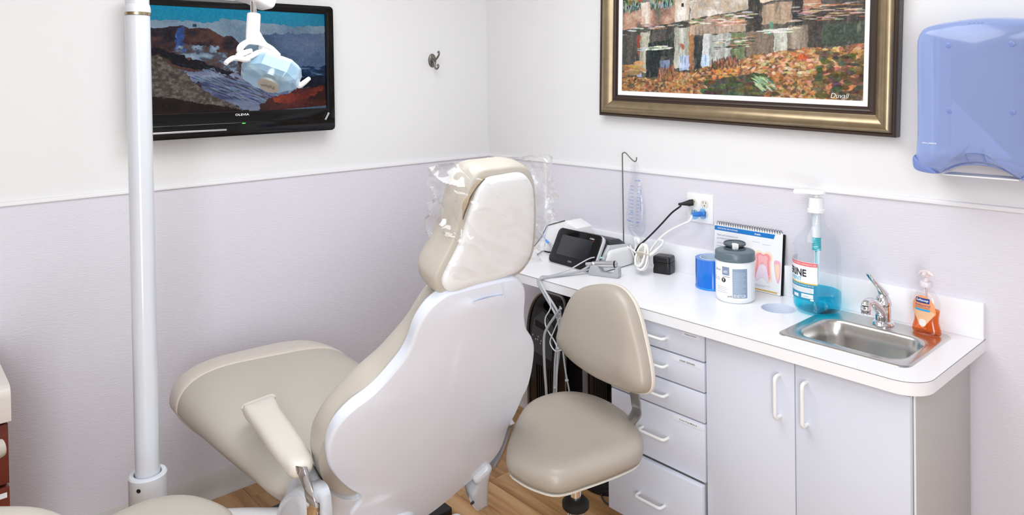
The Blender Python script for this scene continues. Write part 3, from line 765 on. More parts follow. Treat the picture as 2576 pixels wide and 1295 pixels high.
def sink_cabinet():
    t = thing('sink_cabinet', 'pale grey two-door cabinet under the sink', 'cabinet', (1.89, -.24, 0))
    xa, xb, yb, zt = 1.5935, 2.19, -.43, CT - .0365
    obj('carcass', join(box(xa, xa + .016, yb, -.02, .09, zt), box(xb - .016, xb, yb, -.02, .09, zt), box(xa + .016, xb - .016, yb, -.02, .09, .106), box(xa + .016, xb - .016, -.03, -.02, .106, zt)), M['cabshade'], t, bevel=.0008)
    obj('toe_kick', box(xa, xb - .0, yb + .06, yb + .076, 0, .09), M['cabshade'], t, smooth=False)
    obj('edge_strip', box(xb - .004, xb, yb - .0035, yb, .09, zt), M['whiteplastic'], t, label='white front edge strip')
    doors = []
    for a, b, hx in ((xa + .001, 1.8815, 1.838), (1.8845, xb - .006, 1.918)):
        d = obj('door', box(a, b, yb - .022, yb - .0005, .106, zt - .008), M['cabinet'], t, bevel=.0018)
        if not doors:
            first = obj('handle', u_handle([(hx, yb - .022, .634), (hx, yb - .022, .752)], (0, -.028, 0), .0055), M['whiteplastic'], d); x_first = hx
        else:
            h = first.copy(); col.objects.link(h); h.parent = d
            h.location = first.location + world_loc(first.parent) + Vector((hx - x_first, 0, .003)) - world_loc(d)
        doors.append(d)
drawer_unit(); sink_cabinet()

# ------------------------------------------------------------------ sink and tap
def sink():
    t = thing('sink', 'small stainless steel sink set into the white worktop', 'sink', (1.97, -.22, CT))
    z = CT
    def rr(x0, x1, y0, y1, r, zz): return [(a, b, zz) for a, b in rrect(x0, x1, y0, y1, r, 8)]
    ox0, ox1, oy0, oy1 = 1.793, 2.158, -.392, -.045
    ix0, ix1, iy0, iy1 = 1.829, 2.126, -.352, -.140
    rings = [rr(ox0, ox1, oy0, oy1, .03, z + .0002), rr(ox0 + .003, ox1 - .003, oy0 + .003, oy1 - .003, .028, z + .0030), rr(ox0 + .008, ox1 - .008, oy0 + .008, oy1 - .008, .024, z + .0040),
             rr(ix0 - .010, ix1 + .010, iy0 - .010, iy1 + .010, .05, z + .0030), rr(ix0 - .002, ix1 + .002, iy0 - .002, iy1 + .002, .055, z + .0016), rr(ix0 + .004, ix1 - .004, iy0 + .004, iy1 - .004, .055, z - .006),
             rr(ix0 + .008, ix1 - .008, iy0 + .008, iy1 - .008, .055, z - .05), rr(ix0 + .014, ix1 - .014, iy0 + .014, iy1 - .014, .055, z - .105), rr(ix0 + .026, ix1 - .026, iy0 + .026, iy1 - .026, .05, z - .128),
             rr(ix0 + .05, ix1 - .05, iy0 + .05, iy1 - .05, .04, z - .137), rr(ix0 + .1, ix1 - .1, iy0 + .085, iy1 - .085, .01, z - .139)]
    obj('basin', loft(rings, (False, True)), M['steel'], t, angle=60)
    obj('drain', lathe([(.030, 0), (.030, .002), (.026, .003), (.022, .001), (.004, .0015)], (1.975, -.245, z - .1395), n=24), M['chrome'], t)

def tap():
    t = thing('tap', 'chrome single-lever tap standing behind the sink', 'tap', (1.979, -.088, CT + .003))
    c = (1.979, -.088); z = CT + .0035
    obj('base_ring', lathe([(.030, 0), (.031, .003), (.028, .008), (.024, .011), (.022, .012)], (*c, z), n=36), M['chrome'], t)
    obj('body', lathe([(.022, .010), (.0225, .04), (.0215, .056), (.023, .058), (.0235, .066), (.022, .072), (.019, .082), (.013, .091), (.004, .095)], (*c, z), n=36), M['chrome'], t)
    obj('spout', tube([(c[0], c[1] - .010, z + .036), (c[0] + .001, c[1] - .04, z + .058), (c[0] + .002, c[1] - .08, z + .083), (c[0] + .002, c[1] - .105, z + .091), (c[0] + .002, c[1] - .124, z + .089), (c[0] + .002, c[1] - .131, z + .082)], [.0165, .0145, .0125, .012, .0125, .012], 16), M['chrome'], t)
    obj('aerator', lathe([(.0125, .024), (.0135, .022), (.0135, .010), (.0125, .008), (.0125, 0), (.009, -.001)], (c[0] + .002, c[1] - .128, z + .060), n=24), M['chrome'], t)
    # lever: a blade that rises to the left and flattens out to a paddle
    P = [(c[0], c[1] + .004, z + .088), (c[0] - .006, c[1] - .008, z + .108), (c[0] - .012, c[1] - .022, z + .124), (c[0] - .020, c[1] - .038, z + .142), (c[0] - .025, c[1] - .047, z + .157)]
    wd = [.017, .011, .0085, .012, .0125]; th = [.014, .009, .007, .0045, .003]
    Q = cr([p + (a, b) for p, a, b in zip(P, wd, th)], 5); rings = []
    side = Vector((.86, -.5, .05)).normalized()
    for i, q in enumerate(Q):
        d = Vector(Q[min(i + 1, len(Q) - 1)][:3]) - Vector(Q[max(i - 1, 0)][:3]); nn = d.normalized().cross(side).normalized()
        rings.append([Vector(q[:3]) + side * math.cos(a) * q[3] + nn * math.sin(a) * q[4] for a in np.linspace(0, 2 * math.pi, 16, endpoint=False)])
    obj('lever', loft(rings), M['chrome'], t)
sink(); tap()

# ------------------------------------------------------------------ mouthwash bottle
def mouthwash():
    c = (1.779, -.099); z = CT + .0045
    t = thing('mouthwash_bottle', 'large clear pump bottle part filled with blue mouthwash beside the sink', 'bottle', (*c, z))
    clear = clear_mat('clear bottle plastic', (.96, .97, .98), .03, .05, .45)
    liquid = clear_mat('blue mouthwash', (.10, .86, .97), .02, .05, .2)
    r = .073
    prof = [(.045, 0), (.06, .001), (.069, .008), (r, .020), (r, .17), (r, .195), (.071, .212), (.064, .230), (.052, .246), (.038, .262), (.029, .278), (.0255, .292), (.0255, .305), (.030, .3055), (.030, .309), (.0255, .3095), (.0235, .318)]
    obj('bottle_body', lathe(prof, (*c, z), n=48), clear, t, angle=60)
    liq = [(.043, .002), (.058, .003), (.067, .009), (r - .0015, .021), (r - .0015, .062), (.001, .062)]
    obj('mouthwash', lathe(liq, (*c, z), n=48), liquid, t, label='bright blue liquid')
    obj('collar', lathe([(.0275, .316), (.0275, .325), (.0245, .327), (.0225, .345), (.0215, .362), (.010, .363)], (*c, z), n=30), M['whiteplastic'], t)
    obj('pump_stem', lathe([(.009, .362), (.009, .378)], (*c, z), n=18), M['whiteplastic'], t)
    d = Vector((-.88, -.47, 0)).normalized(); s = Vector((-d.y, d.x, 0))
    F = Frame((*c, z + .375), d, s, (0, 0, 1))
    O = [(-.030, 0), (-.026, .016), (-.01, .024), (.012, .022), (.035, .010), (.066, .0055), (.070, 0), (.066, -.0055), (.035, -.010), (.012, -.022), (-.01, -.024), (-.026, -.016)]
    obj('pump_head', pillow(F, O, [(-.008, 0), (.06, 0)], [('f', .7, -.003), ('d', .001, 0), ('d', 0, .004), ('d', .002, .009), ('f', .6, .0125), ('f', .1, .0135)], 60), M['whiteplastic'], t)
    obj('pump_tube', lathe([(.0135, .235), (.0135, .315)], (*c, z), n=18), mat('frosted pump tube', 'e2e8ec', .4), t)
    obj('pump_spring', lathe([(.0125 if k % 2 else .0145, .193 + .003 * k) for k in range(15)], (*c, z), n=18), mat('turquoise spring', '39b6c2', .35), t, label='turquoise ribbed sleeve')
    obj('dip_tube', tube([(*c, z + .19), (c[0] - .002, c[1], z + .10), (c[0] - .008, c[1] - .004, z + .012)], .005, 10), mat('pale turquoise tube', '9fd9e0', .3), t)
    rl = r + .0006; a0, a1 = -192, -63
    zb, zt = z + .045, z + .166
    lab = obj('label', patch(c, rl, a0, a1, zb + .053, zt, 30), mat('glossy white label', 'f4f5f7', .35), t, label='white front label')
    obj('label_band', patch(c, rl + .0002, a0, a1, zt - .013, zt - .001, 30), mat('pink red label band', 'e86a70', .4), lab)
    obj('label_band', patch(c, rl + .0002, a0, a1, zb + .051, zb + .055, 30), mat('gold label line', 'd8c060', .4), lab)
    teal = mat('teal label print', '1d8fb4', .35)
    low = obj('label', patch(c, rl, a0, a1, zb, zb + .051, 30), teal, t, label='teal lower label')
    obj('label_panel', patch(c, rl + .0003, a0, -72, zb + .024, zb + .040, 26), M['label'], low)
    obj('label_panel', patch(c, rl + .0003, -103, -73, zb + .007, zb + .020, 10), M['label'], low)
    obj('label_panel', patch(c, rl + .0003, -80, -72, zb + .0005, zb + .0055, 5), M['label'], low)
    obj('label_panel', patch(c, rl + .0003, -130, -112, zb + .006, zb + .016, 8), M['label'], low)
    for k in range(3): obj('label_line', patch(c, rl + .0005, a0, -74, zb + .0275 + .004 * k, zb + .0283 + .004 * k, 20), mat('grey print', '9aa4ac', .5), low)
    def arc(s_, wdeg, h, aend, zz, m, b=.0, par=lab): obj('lettering', text(s_, R(wdeg) * rl, h, on_cyl(c, rl + .0006, aend - wdeg, zz), bold=b), m, par, smooth=False)
    arc('LISTERINE', 102, .0235, -88, zt - .047, M['ink'], .028)
    arc('COOL MINT', 84, .0125, -101, zt - .062, mat('light blue print', '38b4d8', .5), .0)
    arc('PROFESSIONAL SIZE - FOR OFFICE DISPENSING USE', 112, .0045, -65, zt - .0095, M['whiteink'])
    arc('KILLS GERMS & FRESHENS', 84, .0035, -71, zb + .0445, M['whiteink'], 0, low)
    obj('lettering', text('ANTISEPTIC', .022, .003, on_cyl(c, rl + .0006, -99, zb + .011)), teal, low, smooth=False)
mouthwash()

# ------------------------------------------------------------------ hand soap
def soap():
    z = CT + .0042
    t = thing('soap_bottle', 'small clear pump bottle of orange hand soap on the sink corner', 'bottle', (2.098, -.082, z))
    ax = Vector((.985, -.17, 0)).normalized()
    F = Frame((2.098, -.084, z), ax, (0, 0, 1), (ax.y, -ax.x, 0))
    clear = clear_mat('clear soap bottle plastic', (.97, .95, .95), .03, .06, .45)
    orange = clear_mat('orange soap', (1.0, .47, .13), .03, .06, .3)
    # half widths and half depths up the bottle
    st = [(0, .036, .020), (.004, .0405, .023), (.012, .0415, .024), (.022, .039, .023), (.036, .035, .0215), (.050, .0345, .021), (.062, .0365, .022), (.078, .0385, .0225), (.095, .038, .022), (.108, .034, .021), (.120, .0265, .019), (.128, .018, .016), (.133, .0135, .0135), (.146, .013, .013)]
    def ring(h, a, b, k=1.0): return [F(a * k * math.cos(q), h, b * k * math.sin(q)) for q in np.linspace(0, 2 * math.pi, 40, endpoint=False)]
    st = [tuple(q) for q in cr(st, 3)]
    obj('bottle_body', loft([ring(*q) for q in st]), clear, t, angle=60)
    liq = [q for q in st if q[0] < .074]
    obj('liquid_soap', loft([ring(max(q[0], .0015), q[1], q[2], .965) for q in liq]), orange, t, label='orange liquid')
    obj('collar', lathe([(.0165, .137), (.0168, .139), (.0168, .150), (.0155, .152), (.006, .153)], F(0, 0, 0), n=24), mat('clear white collar', 'e4dee4', .3), t)
    obj('pump_stem', lathe([(.0055, .15), (.0055, .164), (.009, .166), (.010, .176), (.0095, .182), (.004, .184)], F(0, 0, 0), n=20), mat('pale pink pump', 'f3e3e2', .35), t)
    obj('pump_nozzle', tube([F(0, .176, .004), F(.006, .178, .020), F(.007, .174, .030)], [.007, .006, .0045], 10), mat('pale pink nozzle', 'f1e0df', .35), t)
    obj('nozzle_wing', tube([F(-.020, .170, 0), F(-.013, .176, 0), F(0, .178, 0), F(.013, .176, 0), F(.020, .170, 0)], [.004, .006, .007, .006, .004], 10), mat('pale pink wing', 'efdedd', .35), t)
    obj('dip_tube', tube([F(0, .137, 0), F(.001, .07, 0), F(.004, .008, 0)], .003, 8), mat('clear pink tube', 'e8c9c4', .3), t)
    def hw(h): return np.interp(h, [q[0] for q in st], [q[1] for q in st]), np.interp(h, [q[0] for q in st], [q[2] for q in st])
    def wrap(w, h):
        a, b = hw(h); k = min(abs(w) / a, .985)
        return F(w, h, b * math.sqrt(1 - k * k) + .0006)
    def shape(pts, name, m, lab=None, lift=0.0):
        P = even(cr(pts, 6, True), 44); cc = P.mean(0); rings = []
        for f in (1, .75, .5, .25, .03): rings.append([wrap(*(cc + (q - cc) * f)) + F.n * lift for q in P])
        return obj(name, loft(rings, (False, True)), m, t, label=lab)
    shape([(-.030, .060), (-.032, .078), (-.028, .095), (-.014, .110), (0, .1135), (.014, .110), (.028, .095), (.032, .078), (.030, .060), (0, .056)], 'label', mat('peach label', 'f4a06a', .4), 'peach arch label')
    shape([(-.031, .066), (-.018, .044), (0, .022), (.018, .044), (.031, .066), (.02, .072), (0, .074), (-.02, .072)], 'label', mat('pale orange leaf', 'f6c49a', .4), 'pale leaf label', .0003)
    shape([(-.008, .028), (-.008, .044), (.008, .044), (.008, .028)], 'label', mat('white label patch', 'f2ece8', .4), None, .0006)
    blue = mat('navy badge', '1d3f86', .35)
    def plate(x0, x1, z0, z1, m, name='badge'):
        return obj(name, loft([[wrap(x, zz) + F.n * .0009 for x in np.linspace(x0, x1, 12)] for zz in np.linspace(z0, z1, 4)], (False, False), False), m, t)
    b = plate(-.0195, .0195, .093, .107, blue)
    obj('lettering', text('Softsoap', .034, .0092, lambda a, c: wrap(-.017 + a, .0955 + c) + F.n * .0014, bold=.015), M['whiteink'], b, smooth=False)
    obj('lettering', text('Antibacterial', .043, .0065, lambda a, c: wrap(-.0215 + a, .0835 + c) + F.n * .0012), mat('purple print', '5a4a86', .5), t, smooth=False, label='purple lettering')
    obj('lettering', text('Eliminates 99.9% of bacteria', .040, .003, lambda a, c: wrap(-.020 + a, .0785 + c) + F.n * .0012), M['ink'], t, smooth=False)
    plate(-.021, .021, .070, .0755, mat('cyan strip', '35a8e0', .4), 'label_strip')
soap()

# ------------------------------------------------------------------ canister of wipes
def wipes():
    c = (1.527, -.172); z = CT
    t = thing('wipes_canister', 'white canister of disinfecting wipes with a dark grey lid in front of the flip chart', 'canister', (*c, z))
    r = .0645
    obj('canister_body', lathe([(.058, 0), (.062, .003), (r, .010), (r, .140), (r - .002, .143)], (*c, z), n=48), mat('milky white plastic', 'f0f2f4', .35), t)
    lid = obj('lid', lathe([(r + .001, .138), (r + .0025, .140), (r + .0025, .146), (r + .0015, .147), (r + .0015, .165), (r - .001, .168), (r - .006, .169), (.046, .172), (.036, .1725), (.020, .1725), (.018, .170), (.002, .169)], (*c, z), n=48), mat('slate grey lid', '5e6f78', .3), t, label='dark grey lid')
    dm = mat('dark slate lid ring', '4a5860', .3)
    obj('lid_ring', lathe([(.036, .171), (.036, .176), (.032, .176), (.030, .172)], (*c, z), n=40), dm, lid)
    # flip cap standing open, tilted back
    ca = Vector((c[0] - .014, c[1] + .022, z + .1845)); ax = Vector((.03, -.06, 1)).normalized()
    obj('flip_cap', lathe([(.037, -.003), (.038, 0), (.037, .003), (.034, .004), (.033, .0015), (.004, .001)], ca, ax, n=36), dm, lid)
    obj('cap_tab', xf(box(-.009, .009, -.003, .004, -.003, .004), Matrix.Translation(ca + Vector((-.004, .036, -.006)))), dm, lid, bevel=.001)
    P = [(c[0] + .003 + .014 * rng.uniform(.6, 1.2) * math.cos(a), c[1] - .004 + .010 * rng.uniform(.6, 1.2) * math.sin(a)) for a in np.linspace(0, 2 * math.pi, 11, endpoint=False)]
    rings = [[(c[0] + (x - c[0]) * f, c[1] + (y - c[1]) * f, z + h + rng.uniform(-.002, .002)) for x, y in P] for f, h in ((.8, .170), (1.0, .180), (.95, .190), (.4, .189), (.05, .185))]
    obj('wipe_tip', loft(rings), mat('white tissue', 'f6f6f6', .8), t, label='white wipe poking out')
    # printed wrap; the photographer sees azimuth about -58 degrees
    def lab(a0, a1, z0, z1, m, lift=.0004, par=t, name='label', l=None): return obj(name, patch(c, r + lift, a0, a1, z + z0, z + z1, 18), m, par, label=l)
    wr = lab(-160, -8, .014, .134, mat('white wrap', 'f7f8fa', .4), .0003, l='printed wrap')
    slate = mat('blue grey panel', '8b9fb8', .45)
    lab(-66, -22, .020, .118, slate, .0006, wr, 'print_panel')
    lab(-98, -75, .094, .122, mat('blue grey square', '8193ab', .45), .0006, wr, 'print_panel')
    fine = mat('pale fine print', 'b7c5d6', .5)
    for k in range(17): lab(-64, -64 + 30 + (k * 7) % 9, .036 + .0043 * k, .0374 + .0043 * k, fine, .0008, wr, 'print_line')
    g = mat('grey fine print', 'a9aeb8', .5)
    for k in range(4): lab(-118, -80 - (k * 5) % 9, .034 + .006 * k, .0352 + .006 * k, g, .0006, wr, 'print_line')
    lab(-96, -73, .088, .0893, M['ink'], .0006, wr, 'print_line')
    def txt(s, w, h, a, zz, m, b=0.0): obj('lettering', text(s, w, h, on_cyl(c, r + .001, a, z + zz), bold=b), m, wr, smooth=False)
    txt('AF3', .015, .009, -94, .101, M['whiteink'], .01)
    txt('DO NOT FLUSH', .040, .011, -63, .022, M['whiteink'], .012)
    txt('pdi.com', .026, .009, -126, .104, mat('dark red grey print', '6a5560', .5))
    txt('pdi', .014, .008, -80, .020, M['ink'], .005)
    for a in (-113, -130):
        obj('print_symbol', lathe_on(c, r + .0009, a, z + .078, .0052, .0043), M['ink'], wr)
    obj('print_symbol', disc_on(c, r + .0009, -93, z + .077, .0080), M['ink'], wr)
    obj('print_symbol', text('Y', .0075, .010, on_cyl(c, r + .0013, -96.4, z + .072), bold=.03), M['whiteink'], wr, smooth=False)

def disc_on(c, r, a, z, rad, n=24):
    f = on_cyl(c, r, a, z)
    v = [f(0, 0)] + [f(rad * math.cos(q), rad * math.sin(q)) for q in np.linspace(0, 2 * math.pi, n, endpoint=False)]
    return v, [(0, i + 1, (i + 1) % n + 1) for i in range(n)]
def lathe_on(c, r, a, z, ro, ri, n=24):
    f = on_cyl(c, r, a, z); A = np.linspace(0, 2 * math.pi, n, endpoint=False)
    return loft([[f(k * math.cos(q), k * math.sin(q)) for q in A] for k in (ro, ri)], (False, False))
wipes()

# ------------------------------------------------------------------ roll of blue barrier film
def film_roll():
    c = (1.392, -.102); z = CT
    t = thing('film_roll', 'wide roll of blue plastic film standing left of the wipes canister', 'roll', (*c, z))
    blue = mat('glossy blue film', '0070d6', .18, coat=.5)
    r = .060
    obj('film', lathe([(.045, 0), (r, 0), (r + .0005, .003), (r, .004), (r, .104), (r + .0005, .106), (.045, .106), (.045, 0)], (*c, z), n=48), blue, t)
    obj('core', lathe([(.0448, -.0), (.0448, .1075), (.0415, .1075), (.0415, .0), (.0448, 0)], (*c, z), n=48), mat('pale blue card core', 'cfe0f0', .6), t, label='pale card core')
    obj('film_edge', lathe([(r + .0008, .002), (r + .0012, .004), (r + .0008, .007)], (*c, z), n=48), mat('lighter blue edge', '2f9af0', .25), t)
film_roll()

# ------------------------------------------------------------------ desk flip chart
def flip_chart():
    t = thing('flip_chart', 'white spiral-bound dental flip chart with a tooth drawing leaning on the wall', 'chart', (1.485, -.034, CT))
    sx = Vector((1, 0, 0)); up = Vector((0, .10, 1)).normalized()
    F = Frame((1.350, -.0365, CT + .001), sx, up)
    W, H = .270, .214
    if F.n.y > 0: F.n = -F.n
    obj('page', slab(F, rrect(0, W, 0, H, .003, 2), 0, .002), M['whiteplastic'], t, smooth=False, label='printed front page')
    back = Frame(F(0, 0, -.0035), F.w, up)
    if back.n.y > 0: back.n = -back.n
    obj('back_board', slab(back, rrect(.006, W + .006, .0, H - .004, .002, 2), -.0045, -.002), M['black'], t, smooth=False, label='black back board')
    blue = mat('blue header', '1478c4', .4)
    def plate(x0, x1, y0, y1, m, n=.0026, name='print_panel', sk=0): return obj(name, ([F(x0, y0, n), F(x1, y0, n), F(x1 + sk, y1, n), F(x0, y1, n)], [(0, 1, 2, 3)]), m, t, smooth=False)
    plate(0, W - .033, H - .024, H - .008, blue, sk=.005, name='header_band')
    plate(.11, W - .012, .004, .009, mat('ochre strip', 'd8b45a', .5), name='footer_band')
    grey = mat('grey print', 'b9bfc8', .6)
    def txt(s, x, y, w, h, m, b=0.0): obj('lettering', text(s, w, h, lambda a, c: F(x + a, y + c, .0031), bold=b), m, t, smooth=False)
    txt('TARGET BACTERIA. SEND IN THE SPHERES.', .012, H - .0185, .085, .0052, M['whiteink'], .01)
    txt('Arestin', .163, H - .0195, .024, .0070, M['whiteink'], .02)
    txt('Signs and symptoms of', .012, H - .044, .085, .0075, mat('grey blue print', '98a6b4', .6))
    txt('periodontal disease', .012, H - .056, .070, .0075, mat('grey blue print', '98a6b4', .6))
    for k, w in enumerate((.07, .062, .05, .075, .06, .07, .055)): plate(.012, .012 + w, H - .070 - .011 * k, H - .0685 - .011 * k, grey, name='print_line')
    for x0, y, w in ((.155, H - .045, .03), (.195, H - .049, .03), (.12, .018, .09), (.12, .022, .11)): plate(x0, x0 + w, y, y + .0012, grey, name='print_line')
    # tooth in section: nested outlines
    cx, cy = .200, .040
    def tooth(k, m, n, dy=0.0, cut=0.0):
        o = [(-.030, .098), (-.036, .085), (-.032, .066), (-.034, .040), (-.036, .006), (-.028, .0), (-.020, .030), (-.010, .052), (0, .058), (.010, .052), (.020, .030), (.028, 0), (.036, .006), (.034, .040), (.032, .066), (.036, .085), (.030, .098), (.014, .103), (0, .097), (-.014, .103)]
        P = [(cx + x * k, cy + .05 + (y - .05) * k + dy) for x, y in o]
        obj('print_tooth', slab(F, [tuple(q) for q in cr(P, 4, True)], n - .0002, n), m, t, smooth=False)
    tooth(1.0, mat('cream tooth print', 'f6e2c4', .6), .0027)
    tooth(.86, mat('pink tooth print', 'f4b4b2', .6), .0030)
    tooth(.72, mat('rose tooth print', 'ee959c', .6), .0033, .006)
    tooth(.52, mat('pale pink tooth print', 'f4b4b4', .6), .0036, .010)
    def blob(pts, m, n=.0027, name='print_gum'): obj(name, slab(F, [tuple(q) for q in cr([(x, y) for x, y in pts], 5, True)], n - .0002, n), m, t, smooth=False)
    blob([(.242, .112), (.256, .118), (.266, .108), (.266, .06), (.258, .04), (.248, .07)], mat('pink gum print', 'f2b0c4', .6))
    blob([(.246, .100), (.256, .106), (.264, .098), (.263, .07), (.257, .05), (.250, .075)], mat('peach gum print', 'f4d4b8', .6), .0030)
    blob([(.138, .115), (.150, .105), (.154, .08), (.150, .05), (.142, .036), (.136, .06)], mat('red gum print', 'd85a58', .6))
    blob([(.175, .036), (.200, .052), (.225, .036), (.215, .086), (.200, .094), (.185, .086)], mat('lilac root print', 'efdcea', .6), .0040)
    wire = mat('dark wire', '3c3c46', .35, .7)
    for k in range(27):
        x = .010 + k * (W - .020) / 26
        obj('wire_ring', tube([F(x, H - .005, .0035), F(x + .0005, H + .004, .005), F(x + .001, H + .009, 0), F(x + .0015, H + .004, -.008), F(x + .002, H - .004, -.010)], .0008, 5, 3), wire, t)
flip_chart()

# ------------------------------------------------------------------ black charger cube
def charger():
    c = (1.150, -.066)
    t = thing('charger_box', 'small black cube charger on the worktop right of the white cable coil', 'charger', (*c, CT))
    Mx = Matrix.Translation((*c, CT)) @ Matrix.Rotation(R(14), 4, 'Z')
    obj('base', xf(loft([[(x, y, z) for x, y in rrect(-.036, .036, -.031, .031, .012, 5)] for z in (0, .044)]), Mx), M['black'], t, bevel=.001)
    obj('lid', xf(loft([[(x * k, y * k, z) for x, y in rrect(-.036, .036, -.031, .031, .012, 5)] for k, z in ((1, .0455), (1, .060), (.97, .064), (.9, .066))]), Mx), M['black'], t)
    obj('button', xf(lathe([(.006, 0), (.006, .001), (.0045, .0015)], (.036, .0, .034), (1, 0, 0), 16), Mx), M['darkgrey'], t)
charger()

# ------------------------------------------------------------------ implant motor console
def console():
    t = thing('motor_console', 'grey surgical motor console with a tilted black touch screen', 'medical device', (.86, -.15, CT))
    x0, x1 = .715, .985
    yz = [(-.272, 0), (-.270, .014), (-.262, .020), (-.250, .024)]
    light = mat('light grey housing', 'c4c6ca', .35)
    # lower housing: rounded block
    prof = [(-.268, .0), (-.270, .006), (-.268, .014), (-.250, .030), (-.212, .080), (-.195, .098), (-.07, .086), (-.055, .080), (-.045, .065), (-.045, .0)]
    obj('housing', loft([[(x, y, CT + z) for y, z in prof] for x in (x0, x1)]), light, t, bevel=.004)
    # tilted tablet head
    tilt = Vector((0, .50, .866)).normalized()
    F = Frame((.846, -.282, CT + .004), (1, -.035, 0), tilt)
    if F.n.y > 0: F.n = -F.n
    hw, hh = .126, .150
    O = rrect(-hw, hw, 0, hh, .022, 6)
    obj('head_shell', loft([[F(a * k, (b - .07) * k + .07, n) for a, b in O] for k, n in ((.9, -.045), (.99, -.03), (1.0, -.008), (1.0, .0))]), M['black'], t, bevel=.002)
    obj('grey_surround', loft([[F(a * k, (b - .075) * k + .072, n) for a, b in O] for k, n in ((1.0, -.012), (1.045, -.010), (1.045, .001), (1.02, .0035), (1.0, .0035))]), light, t, label='light grey surround')
    obj('touch_screen', loft([[F(a * k, (b - .075) * k + .075, n) for a, b in O] for k, n in ((1.0, .002), (1.0, .006), (.985, .0075))]), M['blackgloss'], t, label='glossy black glass')
    obj('display', slab(F, rrect(-.092, .084, .038, .122, .003, 2), .0070, .0079), mat('dark display', '23252a', .12, coat=.4), t, smooth=False, label='dark grey display')
    obj('lettering', text('C-Sailor', .026, .0062, lambda a, b: F(.062 + a, .127 + b, .0080), bold=.008), M['whiteink'], t, smooth=False)
    obj('lettering', text('PRO', .009, .0042, lambda a, b: F(.080 + a, .119 + b, .0082), bold=.008), mat('red print', 'b02030', .5), t, smooth=False)
    obj('lettering', text('COXO', .022, .0062, lambda a, b: F(-.014 + a, .016 + b, .0080), bold=.012), M['greyplastic'], t, smooth=False)
    # right flank: rounded white pump cover
    Fs = Frame((x1, 0, CT), (0, 1, 0), (0, 0, 1), (1, 0, 0))
    O = [(-.238, .008), (-.222, .050), (-.205, .074), (-.185, .080), (-.10, .078), (-.070, .066), (-.060, .040), (-.062, .010), (-.10, .004), (-.19, .004)]
    obj('pump_cover', pillow(Fs, O, [(-.18, .04), (-.10, .04)], [('d', 0, -.002), ('d', 0, .004), ('d', .004, .008), ('f', .6, .010), ('f', .1, .0105)], 60), M['whiteplastic'], t, label='white side cover')
    obj('socket', lathe([(.010, 0), (.010, .004), (.006, .004), (.006, .001), (.001, .001)], (x1 - .0005, -.252, CT + .026), (1, 0, 0), 18), M['greymetal'], t)
    for dy, dz in ((-.232, .052), (-.224, .064)):
        obj('connector', lathe([(.009, 0), (.009, .003), (.006, .005), (.001, .005)], (x1 - .0005, dy, CT + dz), (1, 0, 0), 18), light, t)
    obj('rear_hood', loft([[(x, y, CT + z) for y, z in ((-.185, .094), (-.175, .118), (-.120, .112), (-.085, .090), (-.085, .080), (-.185, .080))] for x in (x0 + .015, x1 - .012)]), M['darkgrey'], t, bevel=.003)
    # thin steel rod with a crook that carries the saline bag
    obj('bag_rod', tube([(.955, -.075, CT + .078), (.956, -.076, CT + .2), (.957, -.078, CT + .43), (.960, -.080, CT + .452), (.968, -.081, CT + .459), (.980, -.082, CT + .456), (1.010, -.084, CT + .434), (1.028, -.086, CT + .427), (1.036, -.087, CT + .432), (1.038, -.087, CT + .445)], .0027, 8, 5), M['greymetal'], t, label='thin steel bag rod')
console()

